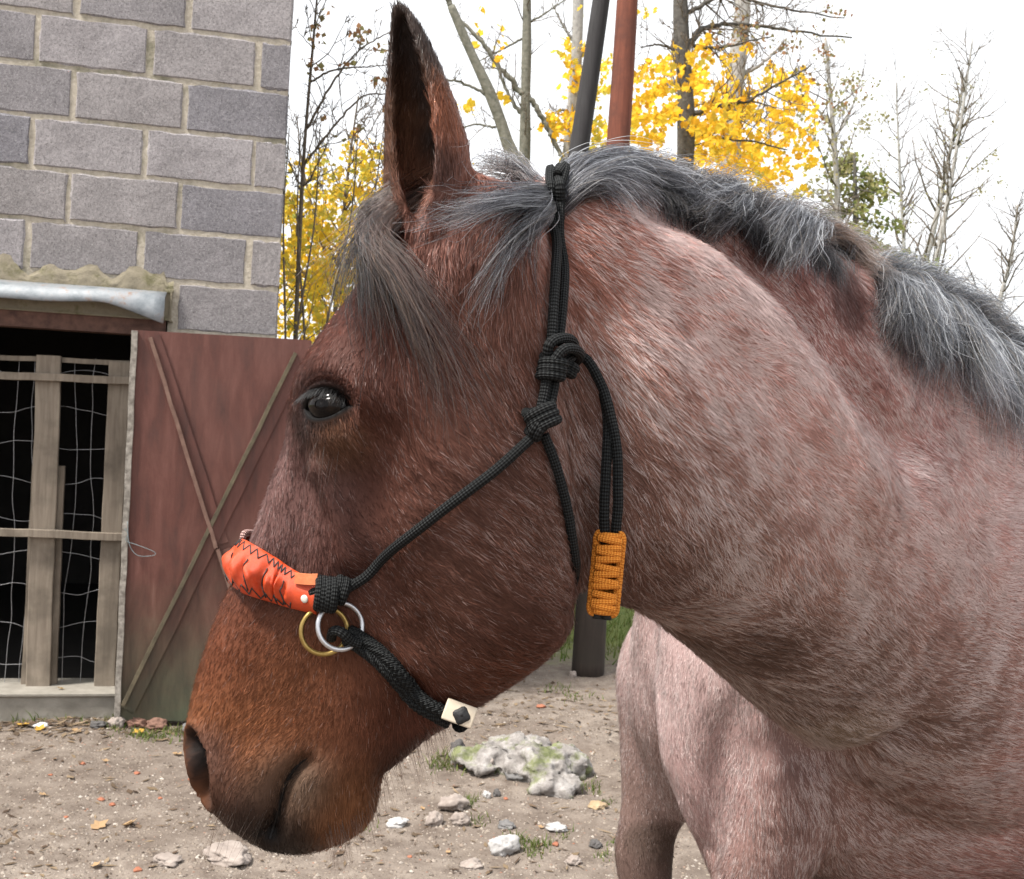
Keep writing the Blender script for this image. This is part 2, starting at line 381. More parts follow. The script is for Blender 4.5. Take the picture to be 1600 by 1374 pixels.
plank('board', (97, 728), (84, 1074), 10, -.10, .018); plank('board', (58, 728), (40, 1074), 12, -.10, .018)
plank('rail', (-60, 556), (215, 569), 8, -.10, .020)
plank('rail', (-60, 584), (215, 596), 12, -.05, .024); plank('rail', (-60, 828), (210, 840), 12, -.05, .024)
mwire = simple('galvanised_wire', (.30, .30, .31), (.42, .42, .43), 50, .5, 0, 0, .6)
wm = MB(); gw = random.Random(3)
for x0 in (-22, 22, 48, 112, 142, 206):
    P = [wp(x0 + 10 - 24 * f + 5 * math.sin(f * 7 + x0) + gw.uniform(-2, 2), 560 + 515 * f, -.115) for f in np.linspace(0, 1, 15)]; wm.tube(cr(np.array(P), 60), .0011, 5)
for k, y0 in enumerate(range(585, 1080, 56)):
    P = [wp(x, y0 + 3.0 * (x - 100) / 100 + 7 * math.sin(x * .035 + k * 1.7) + gw.uniform(-2, 2), -.115) for x in np.linspace(-40, 225, 14)]; wm.tube(cr(np.array(P), 60), .0010, 5)
wm.build('wire_netting', mwire, gate)
# ================================================================== brown door leaf with crossed battens
mdoor, n, p = mat_new('brown_painted_board'); v = texco(n); mp = N(n, 'ShaderNodeMapping'); mp.inputs['Scale'].default_value = (7, 7, 1.3); n.links.new(v, mp.inputs['Vector'])
t = noise_t(n, mp.outputs[0], 3, 7, .65, .3); t2 = noise_t(n, v, 3.2, 6, .65); t3 = noise_t(n, v, 90, 4, .6)
c = ramp(n, t.outputs[0], [(.25, (.042, .014, .010)), (.50, (.092, .028, .019)), (.66, (.125, .045, .033)), (.8, (.17, .080, .064))]).outputs[0]
c = mixc(n, ramp(n, t2.outputs[0], [(.42, 0.), (.75, .4)]).outputs[0], c, (.12, .055, .043))
sp = N(n, 'ShaderNodeSeparateXYZ'); n.links.new(v, sp.inputs[0]); a1 = N(n, 'ShaderNodeMath', operation='MULTIPLY_ADD'); n.links.new(t2.outputs[0], a1.inputs[0]); a1.inputs[1].default_value = -.7; n.links.new(sp.outputs[2], a1.inputs[2])
mr = N(n, 'ShaderNodeMapRange'); mr.inputs[1].default_value = .32; mr.inputs[2].default_value = -.30; n.links.new(a1.outputs[0], mr.inputs[0])
c = mixc(n, mr.outputs[0], c, ramp(n, t.outputs[0], [(.3, (.030, .034, .020)), (.7, (.075, .080, .045))]).outputs[0])                 # algae creeping up from the ground
n.links.new(c, p.inputs['Base Color']); p.inputs['Roughness'].default_value = .6; bump(n, p, t3.outputs[0], .25, .002)
DO = .14
q = [wp(209, 516, DO), wp(487, 532, DO), wp(466, 1132, DO), wp(181, 1124, DO)]
dl = empty('door_leaf', tuple((q[2] + q[3]) / 2)); tag(dl, 'brown painted door leaf with crossed battens leaning open against the shed', 'door')
bm = bmesh.new(); vs_ = [bm.verts.new(x + WN * o) for o in (-.012, .012) for x in q]
for f in ((0, 1, 2, 3), (7, 6, 5, 4), (0, 4, 5, 1), (1, 5, 6, 2), (2, 6, 7, 3), (3, 7, 4, 0)): bm.faces.new([vs_[i] for i in f])
bmesh.ops.recalc_face_normals(bm, faces=bm.faces[:]); bmesh.ops.bevel(bm, geom=bm.edges[:], offset=.003, segments=2, affect='EDGES'); mesh_bm('panel', bm, mdoor, dl)
medge = simple('flaking_edge', (.10, .085, .07), (.36, .33, .29), 45, .9, .8, .004)
plank('edge_strip', (211, 517), (183, 1122), 9, DO + .010, .016, medge, dl, 22)
mbat = simple('batten', (.11, .055, .040), (.20, .12, .09), 30, .8, .4, .003); mbat2 = simple('batten_mossy', (.060, .048, .030), (.13, .105, .065), 18, .9, .5, .003)
plank('batten', (240, 526), (346, 850), 22, DO + .011, .010, mdoor, dl); plank('batten_edge', (235, 528), (338, 856), 6, DO + .020, .018, mbat, dl); 
plank('batten', (352, 858), (430, 1100), 20, DO + .011, .010, mdoor, dl); plank('batten_edge', (340, 858), (420, 1108), 6, DO + .020, .016, mbat, dl)
plank('batten', (470, 556), (200, 1108), 24, DO + .013, .010, mdoor, dl); plank('batten_edge', (462, 552), (192, 1102), 6, DO + .022, .014, mbat2, dl)
wm = MB(); P = [wp(x, y, DO + .03) for x, y in ((195, 826), (200, 835), (197, 845), (215, 852), (240, 862), (240, 868), (215, 868), (202, 850), (199, 815))]; wm.tube(cr(np.array(P), 50), .0013, 6); wm.build('twine', simple('blue_twine', (.14, .18, .19), (.2, .24, .25)), dl)

# ================================================================== poles
def pole(name, label, base, top, r0, r1, mat, band=False):
    P = np.linspace(base, top, 40); g = np.random.default_rng(int(r0 * 1e4)); P[:, 0] += .006 * np.sin(np.linspace(0, 7, 40) + r0 * 99)
    e = tag(empty(name, tuple(base)), label, 'pole', 'poles behind the horse')
    V, Fq = tube(P, np.linspace(r0, r1, 40), 18); mesh_np('shaft', V, Fq, mat, e)
    if band: V, Fq = tube(P[:9] - np.array((0, 0, .02)), np.linspace(r0, r1, 40)[:9] + .004, 18); mesh_np('tarred_foot', V, Fq, mpost, e)
    return e
mred = wood_mat('red_brown_pole', (.10, .028, .016), (.19, .058, .032), (.07, .026, .018)); mtar = wood_mat('tarred_pole', (.020, .019, .020), (.050, .048, .050), (.03, .028, .03)); 
mpost = wood_mat('dark_post', (.018, .012, .009), (.042, .029, .022), (.022, .017, .012))
b1 = np.array(on_ground(916, 1058, -.02)); t1_ = np.array(at(982, -60, b1[1] + .15)); e = pole('timber_pole', 'upright red brown timber pole with a dark tarred foot', b1, t1_, .078, .052, mred, True)
t2_ = np.array(at(946, -60, b1[1] + .35)); m2 = np.array(at(903, 245, b1[1] + .35)); dirv = (m2 - t2_); b2 = t2_ + dirv * ((t2_[2] + .05) / (t2_[2] - m2[2])); pole('timber_pole', 'leaning black tarred timber pole crossing the red brown one', b2, t2_, .075, .044, mtar)
# ================================================================== trees
def leaf_mat(name, cols, trans=.45):
    m = bpy.data.materials.new(name); m.use_nodes = True; n = m.node_tree; n.nodes.clear()
    o = n.nodes.new('ShaderNodeOutputMaterial'); d = n.nodes.new('ShaderNodeBsdfDiffuse'); t = n.nodes.new('ShaderNodeBsdfTranslucent'); mx = n.nodes.new('ShaderNodeMixShader'); mx.inputs[0].default_value = trans
    gi = n.nodes.new('ShaderNodeNewGeometry'); r = ramp(n, gi.outputs['Random Per Island'], [(k / max(1, len(cols) - 1), c) for k, c in enumerate(cols)])
    n.links.new(r.outputs[0], d.inputs[0]); n.links.new(r.outputs[0], t.inputs[0]); n.links.new(d.outputs[0], mx.inputs[1]); n.links.new(t.outputs[0], mx.inputs[2]); n.links.new(mx.outputs[0], o.inputs[0]); return m
MY = leaf_mat('yellow_leaf', [(.85, .46, .03), (.80, .55, .06), (.88, .58, .05), (.70, .34, .03), (.60, .50, .08)], .55)
MYG = leaf_mat('yellow_green_leaf', [(.80, .52, .05), (.85, .58, .06), (.55, .50, .10), (.72, .46, .05), (.40, .42, .10)], .55)
MBRN = leaf_mat('dry_brown_leaf', [(.24, .12, .07), (.34, .19, .10), (.20, .16, .08), (.28, .26, .12)])
MGR = leaf_mat('conifer_leaf', [(.17, .22, .08), (.24, .26, .09), (.30, .28, .11), (.20, .19, .09)])
MPALE = leaf_mat('pale_fading_leaf', [(.26, .27, .14), (.34, .30, .16), (.24, .22, .14)])
MBK = simple('mossy_bark', (.085, .085, .065), (.20, .19, .155), 22, .95, .8, .01)
MBK2 = simple('dark_bark', (.045, .040, .036), (.115, .105, .090), 26, .95, .9, .012)
MBK3 = simple('glare_paled_bark', (.22, .21, .20), (.38, .365, .345), 20, .95, .7, .01)  # bark paled to stand in for glare and haze on distant trees
MTW = simple('twig_bark', (.09, .07, .055), (.17, .14, .11), 30, .95, .3, .003)
def leaves(name, C, size, mat, parent, seed=1, droop=.3, lobed=False):
    """one folded leaf blade per centre"""
    g = np.random.default_rng(seed); n = len(C); a = g.normal(size=(n, 3)); a[:, 2] -= droop; a /= np.linalg.norm(a, axis=1)[:, None]
    b = g.normal(size=(n, 3)); b -= a * (a * b).sum(1)[:, None]; b /= np.linalg.norm(b, axis=1)[:, None]; c = np.cross(a, b)
    s = size * g.uniform(.6, 1.3, (n, 1)); pr = [(-.5, 0, 0), (-.1, .42, .12), (.5, 0, .04), (-.1, -.42, .12)] if not lobed else [(-.5, 0, 0), (-.3, .5, .12), (-.05, .28, .05), (.2, .45, .15), (.55, 0, .05), (.2, -.45, .15), (-.05, -.28, .05), (-.3, -.5, .12)]
    V = np.stack([C + s * (p[0] * a + p[1] * b + p[2] * c) for p in pr], 1).reshape(-1, 3); k = len(pr)
    if not lobed: Fq = np.stack([np.arange(n)[:, None] * 4 + np.array([0, 1, 2]), np.arange(n)[:, None] * 4 + np.array([0, 2, 3])], 1).reshape(-1, 3).tolist()
    else: Fq = (np.arange(n)[:, None] * 8 + np.arange(8)[None]).tolist()
    o = mesh_np(name, V, Fq, mat, parent, False); o['kind'] = 'stuff'; return o
def twigs(P, R, g, n, L, spread=.8, up=.2, sub=2, mb=None, gravity=0.0, ends=None, tmin=.15, minr=.0015):
    """side shoots along polyline P, with their own shoots"""
    for _ in range(n):
        i = int(g.uniform(tmin, .98) * (len(P) - 1)); t = P[min(i + 1, len(P) - 1)] - P[i]; t = t / (np.linalg.norm(t) + 1e-9)
        d = g.normal(size=3); d -= t * d.dot(t); d /= np.linalg.norm(d); d = d * spread + t * .55 + np.array((0, 0, up)); d /= np.linalg.norm(d)
        l = L * g.uniform(.4, 1.1) * (1 - .5 * i / len(P)); k = 7; Q = [P[i]]
        for j in range(k - 1):
            d = d + g.normal(size=3) * .16 + np.array((0, 0, .05 - gravity)); d /= np.linalg.norm(d); Q.append(Q[-1] + d * l / (k - 1))
        Q = np.array(Q); r0 = max(min(R[i] * .5, l * .018), minr); rr = np.linspace(r0, max(r0 * .25, minr * .6), k); mb.tube(Q, rr, 5)
        if ends is not None: ends.append(Q[-1]); ends.append(Q[k // 2])
        if sub: twigs(Q, rr, g, int(g.integers(2, 6)), l * .5, spread, up, sub - 1, mb, gravity, ends, .2, minr)
def tree(label, trunk_px, depth, r, limbs=(), mat=MBK, leafsets=(), ntw=14, L=1.2, seed=1, name='tree', group='trees behind the yard', to_ground=True, sub=2, up=.2, gravity=0.0, minr=.003):
    """trunk and limbs drawn as picture points at a depth; r = (foot, top) radius"""
    g = np.random.default_rng(seed); T = [np.array(at(x, y, depth)) for x, y in trunk_px]
    if to_ground:
        lo = T[-1]; f = np.array((lo[0] + (lo[0] - T[0][0]) * .25 * max(lo[2], 0) / max(T[0][2] - lo[2], .3), depth, ground_z(lo[0], depth) - .1)); T = T + [lo * .5 + f * .5 + np.array((.02, 0, 0)), f]
    T = T[::-1]; e = tag(empty(name, tuple(T[0])), label, 'tree', group)
    P = cr(T, 60); rr = np.linspace(r[0], r[1], 60) * (1 + .05 * np.sin(np.linspace(0, 23, 60) + seed)); V, Fq = tube(P, rr, 14); mesh_np('trunk', V, Fq, mat, e)
    tw = MB(); ends = []
    twigs(P, rr, g, ntw, L, mb=tw, sub=sub, ends=ends, tmin=.45, up=up, gravity=gravity, minr=minr)
    for lb in limbs:
        pts, r0, r1 = lb[:3]; dz = lb[3] if len(lb) > 3 else 0.0
        Q = cr([np.array(at(x, y, depth + dz * k / max(1, len(pts) - 1))) for k, (x, y) in enumerate(pts)], 30); Q += g.normal(size=Q.shape) * r0 * .25
        q = np.linspace(r0, r1, 30); V, Fq = tube(Q, q, 9); mesh_np('limb', V, Fq, mat, e); twigs(Q, q, g, lb[4] if len(lb) > 4 else 8, L * .7, mb=tw, sub=1, ends=ends, up=up, minr=minr)
    if tw.n: tw.build('twigs', mat if r[0] < .05 else MTW, e)['kind'] = 'stuff'
    for ls in leafsets:
        els, cnt, size, m_, dd = ls[:5]; C = []
        for (cx, cy, rx, ry, wgt) in els:
            k = int(cnt * wgt); ncl = max(6, k // 9); cl = np.clip(g.normal(size=(ncl, 2)) * .62, -1.5, 1.5); ci = g.integers(0, ncl, k)
            for q in ci: C.append(at(cx + cl[q, 0] * rx + g.normal() * 6, cy + cl[q, 1] * ry + g.normal() * 5, depth + g.normal() * dd))
        leaves('crown', np.array([tuple(c) for c in C]), size, m_, e, seed, lobed=size > .06)
    return e
# mossy grey trees between the ear and the poles
tree('slim upright mossy trunk with two bare crooked limbs, seen beside the horse ear', [(824, -90), (823, 60), (821, 160), (819, 280)], 12.0, (.075, .045), [([(820, 150), (790, 115), (755, 70), (715, 25), (690, -20)], .035, .012), ([(826, 152), (850, 190), (868, 225), (886, 262)], .032, .022), ([(818, 185), (795, 150), (770, 90), (745, 50)], .025, .008), ([(818, 40), (850, 22), (890, -5)], .014, .006), ([(817, 60), (780, 80), (750, 95)], .014, .006)], MBK, [([(720, 165, 55, 20, .4), (770, 75, 25, 40, .25), (880, 190, 30, 60, .35)], 90, .085, MY, .5)], ntw=10, L=.8, seed=3)
tree('leaning mossy tree limb forking left of the slim upright trunk', [(705, 10), (735, 80), (765, 145), (790, 215), (812, 300)], 11.0, (.085, .04), [([(770, 155), (735, 135), (700, 125), (660, 130)], .018, .008), ([(775, 200), (740, 195), (705, 208)], .014, .006), ([(705, 10), (690, -40), (670, -80)], .03, .02)], MBK, ntw=6, L=.6, seed=5)
tree('grey trunk standing directly behind the tarred pole', [(905, -80), (902, 60), (896, 170), (884, 300)], 12.5, (.10, .055), [([(900, 70), (880, 40), (862, 5)], .02, .008), ([(896, 170), (870, 175), (845, 190)], .014, .006)], MBK3, [([(900, 115, 25, 45, .5), (885, 195, 25, 25, .5)], 240, .085, MY, .4)], ntw=5, L=.6, seed=6)
# maples right of the poles
tree('dark maple trunk with long bare side limb and golden leaves', [(1062, -90), (1064, 40), (1070, 130), (1072, 210), (1068, 330)], 10.5, (.10, .065), [([(1075, 70), (1100, 45), (1150, 38), (1220, 45), (1330, 60)], .03, .008, .6, 40), ([(1080, 180), (1120, 165), (1160, 160), (1210, 135), (1270, 100)], .028, .006, -.4, 34), ([(1075, 20), (1130, -5), (1210, 10), (1320, 30)], .024, .006, .3, 40), ([(1080, 70), (1110, 75), (1150, 70), (1210, 55)], .02, .006, 0, 10), ([(1060, 80), (1030, 70), (1000, 75)], .016, .006), ([(1076, 205), (1120, 215), (1180, 222), (1230, 235)], .016, .006, .3, 10)], MBK2,
     [([(1030, 150, 60, 70, .26), (1010, 200, 35, 60, .2), (1110, 110, 60, 40, .18), (1120, 200, 60, 50, .36)], 1300, .064, MY, .7), ([(1230, 70, 80, 40, .5), (1270, 140, 60, 60, .3), (1160, 55, 60, 30, .2)], 420, .04, MBRN, .4)], ntw=16, L=.9, seed=8)
tree('pale grey maple trunk with the fullest orange gold crown', [(1165, -90), (1158, 40), (1150, 120), (1143, 220), (1140, 340)], 13.0, (.14, .085), [([(1150, 120), (1190, 100), (1230, 60)], .03, .01, 0, 8), ([(1148, 180), (1200, 190), (1250, 200)], .025, .008, 0, 8)], MBK3,
     [([(1180, 230, 90, 60, .42), (1150, 150, 70, 60, .20), (1215, 165, 55, 45, .14), (1120, 270, 90, 30, .2), (1245, 200, 30, 25, .04)], 1900, .07, MY, 1.1), ([(950, 150, 60, 90, .4), (1200, 285, 80, 25, .3), (930, 230, 40, 40, .3)], 700, .07, MYG, .6)], ntw=14, L=1.0, seed=9)
tree('loose half bare tree with faded leaves between maples and conifer', [(1290, 60), (1300, 180), (1308, 300), (1310, 420)], 15.0, (.07, .02), [([(1302, 200), (1270, 160), (1240, 110), (1225, 60)], .02, .005, 0, 10), ([(1304, 220), (1330, 170), (1350, 110)], .02, .005, 0, 10)], MBK3, [([(1290, 230, 60, 110, .6), (1330, 180, 50, 90, .4)], 700, .055, MPALE, .6)], ntw=26, L=1.2, seed=10, minr=.004)
# conifer
e = tag(empty('tree', tuple(at(1345, 700, 17))), 'pointed green conifer rising behind the middle of the mane', 'tree', 'trees behind the yard')
P = np.array([at(1345, 700, 17), at(1340, 480, 17), at(1335, 240, 17)]); V, Fq = tube(cr(P, 24), np.linspace(.14, .02, 24), 10); mesh_np('trunk', V, Fq, MBK2, e)
g = np.random.default_rng(5); C = []; tw = MB()
for k in range(150):
    f = g.random() ** .8; cpt = P[2] * (1 - f) + P[0] * f; rad = .40 + 2.0 * f; a = g.uniform(0, 6.28); d = np.array((cos(a), sin(a), -.25)); l = rad * g.uniform(.6, 1.15); Q = np.array([cpt + d * l * t for t in np.linspace(0, 1, 6)]); tw.tube(Q, np.linspace(.012, .004, 6), 5)
    for _ in range(44): t = g.uniform(.15, 1.0); C.append(cpt + d * l * t + g.normal(size=3) * (.05 + .05 * f))
tw.build('branches', MBK2, e)['kind'] = 'stuff'; leaves('crown', np.array(C), .085, MGR, e, 4, .5)
# bare larches on the right
tree('tall bare larch with upswept twigs, left of a close pair', [(1508, 120), (1490, 210), (1465, 330), (1440, 440), (1425, 560)], 22.0, (.11, .02), (), MBK3, [([(1500, 160, 60, 60, .5), (1460, 280, 60, 80, .5)], 240, .05, MPALE, .6)], ntw=46, L=2.2, seed=12, sub=1, up=.25, minr=.006)
tree('tall bare larch with upswept twigs, right of a close pair', [(1520, 60), (1500, 200), (1478, 330), (1456, 450), (1440, 570)], 20.0, (.10, .015), (), MBK3, [([(1530, 240, 60, 90, 1.)], 160, .05, MPALE, .6)], ntw=44, L=2.0, seed=13, sub=1, up=.25, minr=.006)
tree('short bare larch standing alone beyond the withers', [(1590, 320), (1580, 400), (1562, 470), (1548, 540)], 17.0, (.07, .015), (), MBK3, ntw=40, L=1.5, seed=14, sub=1, up=.2, minr=.005)
tree('far bare tree of fine twigs at the edge of the wood', [(1400, 130), (1405, 250), (1412, 380), (1415, 500)], 26.0, (.09, .015), (), MBK3, [([(1390, 230, 60, 90, 1.)], 260, .06, MPALE, .8)], ntw=44, L=2.4, seed=15, sub=1, minr=.006)
# thicket beside the shed
tree('thin sapling with dry brown keys above the yellow bush', [(500, -60), (490, 60), (478, 200), (470, 330), (462, 520)], 7.5, (.022, .006), [([(480, 200), (520, 130), (560, 80), (610, 50)], .010, .004, 0, 10), ([(484, 130), (520, 110), (570, 105), (625, 100)], .009, .003, 0, 10), ([(474, 260), (520, 200), (570, 150), (620, 150)], .010, .004, 0, 10)], MTW, [([(495, 45, 40, 25, .2), (560, 65, 40, 30, .3), (500, 110, 30, 25, .2), (590, 150, 30, 30, .2), (540, 215, 50, 30, .2)], 130, .045, MBRN, .3)], ntw=14, L=.7, seed=21, group='thicket beside the shed')
tree('bushy yellow leaved shrub filling the gap beside the shed corner', [(560, 150), (545, 260), (530, 400), (520, 560)], 8.5, (.03, .006), [([(530, 420), (490, 330), (470, 240), (465, 180)], .014, .004, 0, 12), ([(528, 440), (570, 360), (600, 290), (615, 220)], .014, .004, 0, 12), ([(525, 500), (470, 420), (450, 330)], .012, .004, 0, 12), ([(540, 330), (580, 250), (590, 190)], .010, .003, 0, 10)], MTW,
     [([(520, 400, 80, 100, .36), (475, 350, 50, 80, .22), (570, 320, 60, 70, .20), (490, 490, 60, 50, .22)], 4600, .046, MYG, .6)], ntw=24, L=1.0, seed=22, group='thicket beside the shed')
tree('second yellow bush crowding behind the first beside the shed', [(640, 170), (620, 280), (600, 420), (590, 560)], 9.5, (.03, .006), [([(600, 420), (560, 330), (540, 260)], .012, .004, 0, 10), ([(596, 440), (640, 340), (660, 260)], .012, .004, 0, 10)], MTW, [([(590, 400, 100, 110, .5), (460, 440, 70, 80, .25), (620, 290, 60, 60, .25)], 3600, .05, MY, .8)], ntw=22, L=1.0, seed=23, group='thicket beside the shed')
for k, (x0, x1, b_) in enumerate(((446, 452, -6), (462, 500, 10), (476, 470, -8), (505, 560, 14), (540, 600, 8))):
    tree(['upright bare shoot touching the shed corner', 'bare shoot curving right above the door leaf', 'bare shoot standing close beside the curved one', 'long bare shoot arching towards the forelock', 'outer bare shoot bending towards the ear'][k], [(x1, 200), ((x0 + x1) / 2 + b_, 350), (x0, 540)], 6.5 + .2 * k, (.012, .003), (), MTW, ntw=12, L=.6, seed=30 + k, group='thicket beside the shed', sub=1, minr=.0015)
# far wood closing the view at the horizon
g = np.random.default_rng(77); C = []; tw = MB()
for k in range(150):
    x = g.uniform(-34, 42); y = g.uniform(24, 40); h = g.uniform(2.2, 5.0); P = np.array([(x, y, -.2), (x + g.normal() * .2, y, h * .5), (x + g.normal() * .4, y, h)]); tw.tube(cr(P, 6), np.linspace(.08, .02, 6), 5)
    for _ in range(60): C.append((x + g.normal() * .7, y + g.normal() * .6, abs(g.normal()) * h * .30 + .1))
wd_ = tag(empty('far_wood', (4, 30, 0)), 'low scrubby wood far behind the yard', 'wood', kind='stuff'); tw.build('stems', MBK3, wd_)['kind'] = 'stuff'; leaves('foliage', np.array(C), .26, MYG, wd_, 8)

# ================================================================== stones, chips, leaves and grass
MLS = simple('limestone', (.30, .28, .26), (.62, .59, .56), 18, .95, .9, .012)
mstn, n, p = mat_new('mossy_limestone'); v = texco(n); t1 = noise_t(n, v, 22, 8, .7); t2 = noise_t(n, v, 9, 5, .6); ge = N(n, 'ShaderNodeNewGeometry'); sp = N(n, 'ShaderNodeSeparateXYZ'); n.links.new(ge.outputs['Normal'], sp.inputs[0])
c = ramp(n, t1.outputs[0], [(.28, (.10, .09, .08)), (.5, (.24, .22, .205)), (.72, (.42, .40, .385))]).outputs[0]
c = mixc(n, ramp(n, t2.outputs[0], [(.50, 0.), (.60, .85)]).outputs[0], c, ramp(n, t1.outputs[0], [(.3, (.06, .075, .02)), (.7, (.17, .19, .06))]).outputs[0]); n.links.new(c, p.inputs['Base Color']); p.inputs['Roughness'].default_value = .95; bump(n, p, t1.outputs[0], 1.0, .014)
MGS = simple('grey_stone', (.09, .087, .086), (.18, .172, .168), 30, .9, .6, .006); MDK = simple('dark_stone', (.05, .046, .044), (.10, .093, .09), 30, .9, .6, .006); MBR = simple('brick_red', (.22, .075, .04), (.32, .125, .07), 30, .9, .5, .004); MBR2 = simple('old_brick', (.10, .05, .035), (.22, .12, .085), 30, .9, .6, .006); MTN = simple('tan_wood_chip', (.24, .165, .09), (.36, .27, .17), 30, .9, .5, .004)
MWS = simple('white_stone', (.26, .25, .245), (.44, .43, .42), 40, .9, .7, .006); MPK = simple('pinkish_stone', (.19, .155, .135), (.31, .265, .235), 30, .9, .6, .006)
def rock_mesh(seed, sx, sy, sz, rough=.22, sub=4, sharp=1.0):
    bm = bmesh.new(); bmesh.ops.create_icosphere(bm, subdivisions=sub, radius=1.0); g = random.Random(seed); so_ = Vector((g.uniform(-9, 9), g.uniform(-9, 9), g.uniform(-9, 9))); pl = [(Vector((g.gauss(0, 1), g.gauss(0, 1), g.gauss(0, .8))).normalized(), g.uniform(.62, .9)) for _ in range(9)]
    for w in bm.verts:
        d = w.co.normalized(); r = 1.0
        for nn, h in pl:
            k = d.dot(nn)
            if k > .05: r = min(r, h / k * sharp + (1 - sharp) * 1.)
        r *= 1 + rough * noise.fractal(d * 1.6 + so_, .7, 2.1, 6) * .6; w.co = Vector((d.x * r * sx, d.y * r * sy, d.z * r * sz))
    return bm
def stone(px, py, w, h, mat, label, name='stone', cat='stone', group='stones lying in the yard', seed=None, sub=3, flat=.9, z=None):
    """px, py: middle of its foot in the picture; w, h: its size in px"""
    q = on_ground(px, py); q.z = ground_z(q.x, q.y); k = q.y / FPX; sx, sz = w * k / 2, h * k / 2 * 1.05
    bm = rock_mesh(seed or int(px * 7 + py), sx, sx * flat, sz, rough=.5, sub=sub + 1, sharp=.9)
    o = mesh_bm(name, bm, mat, None, True); o.location = (q.x, q.y + sx * flat * .5, q.z + sz * .5); o.rotation_euler = (0, 0, random.uniform(-.5, .5)); tag(o, label, cat, group); return o
bl = empty('boulder', tuple(on_ground(820, 1225))); tag(bl, 'large white limestone boulder with green moss in the yard', 'boulder')
q = on_ground(815, 1248); k = q.y / FPX
bm = bmesh.new()
for s, (dx, dy, dz, sx, sy, sz) in enumerate(((-62, .14, 18, 64, 62, 22), (22, .06, 20, 70, 66, 34), (52, -.08, 8, 46, 40, 24), (-8, .2, 24, 70, 60, 22), (70, .12, 18, 40, 40, 34))):
    b2_ = rock_mesh(60 + s, sx * k, sy * k, sz * k, .35, 4, .8); me_ = bpy.data.meshes.new('t'); bmesh.ops.translate(b2_, verts=b2_.verts, vec=Vector((q.x + dx * k, q.y + .15 + dy, dz * k))); b2_.to_mesh(me_); b2_.free(); bm.from_mesh(me_); bpy.data.meshes.remove(me_)
me_ = bpy.data.meshes.new('t'); bm.to_mesh(me_); bm.free(); o_t = bpy.data.objects.new('t', me_); COL.objects.link(o_t); md = o_t.modifiers.new('r', 'REMESH'); md.mode = 'VOXEL'; md.voxel_size = .008
ev = o_t.evaluated_get(bpy.context.evaluated_depsgraph_get()); m2_ = bpy.data.meshes.new_from_object(ev); bpy.data.objects.remove(o_t)
for w in m2_.vertices: w.co += Vector(w.normal) * (noise.fractal(w.co * 14, .8, 2.1, 5) * .022)
m2_.materials.clear(); link('rock', m2_, mstn, bl, True)
for a in ((908, 1216, 44, 46, mstn, 'upright mossy grey rock at the right end of the white boulder'), (757, 1214, 34, 36, MPK, 'pale squarish stone leaning against the boulder foot'), (812, 1226, 48, 24, MGS, 'flat dark grey stone tucked under the boulder edge'), (714, 1180, 26, 26, MDK, 'dark round stone at the left end of the boulder'), (708, 1270, 46, 26, MPK, 'flat pale stone a little below the boulder'), (679, 1290, 28, 28, MPK, 'small domed stone next to the flat pale stone'), (719, 1292, 30, 24, MPK, 'low rounded stone under the flat pale stone'),
          (788, 1338, 46, 40, MWS, 'bright white pointed stone alone on the dirt'), (620, 1290, 36, 13, MWS, 'thin pale slab half buried below the chin'), (872, 1302, 36, 14, MWS, 'thin white slab near the horse foreleg'), (930, 1328, 22, 15, MDK, 'small dark angular stone beside the horse foreleg'), (793, 1296, 30, 13, MGS, 'thin grey slab above the white pointed stone'), (760, 1250, 15, 14, MWS, 'small white lump in front of the boulder'), (776, 1248, 15, 14, MDK, 'small dark lump beside the white one before the boulder'), (352, 1350, 84, 26, MPK, 'broad pale stone showing under the muzzle'), (896, 1354, 26, 14, MPK, 'low pale stone below the dark angular one'), (736, 1356, 40, 12, MPK, 'sunken pale stone below the bright white one'),
          (181, 1142, 28, 24, MPK, 'pale stone on edge at the foot of the door leaf'), (150, 1143, 28, 16, MDK, 'dark rounded stone beside the threshold'), (296, 1148, 34, 20, MGS, 'grey stone under the right end of the door leaf'), (895, 1056, 14, 13, MPK, 'little stone against the foot of the timber pole'), (260, 1352, 46, 16, MPK, 'low pale stone left of the broad one')): stone(*a)
stone(245, 1143, 36, 20, MBR2, 'brown brick lump beside the door leaf foot', 'brick_piece', 'brick', seed=5); stone(212, 1141, 32, 22, MBR2, 'dark red brick lump next to the pale stone on edge', 'brick_piece', 'brick', seed=9)
stone(932, 1270, 32, 11, MTN, 'tan chip of wood on the dirt near the boulder', 'wood_chip', 'wood chip'); stone(722, 1205, 34, 13, MBR2, 'reddish flat stone in the grass left of the boulder', 'stone', 'stone')
for px, py, w in ((128, 1196, 10), (213, 1205, 11), (300, 1219, 18), (157, 1246, 14), (175, 1253, 12), (103, 1272, 8), (250, 1244, 8), (845, 1106, 16), (790, 1255, 9), (868, 1326, 14), (215, 1356, 16), (78, 1212, 8), (1010, 1352, 8), (640, 1342, 9)):
    stone(px, py, w, w * .4, MBR, 'small orange brick chip trodden into the dirt', 'brick_chip', 'brick chip', 'orange brick chips in the dirt', sub=2)
ML1 = leaf_mat('fallen_yellow', [(.46, .25, .04), (.50, .32, .08)], .2); ML2 = leaf_mat('fallen_tan', [(.33, .21, .11), (.39, .27, .16)], .2)
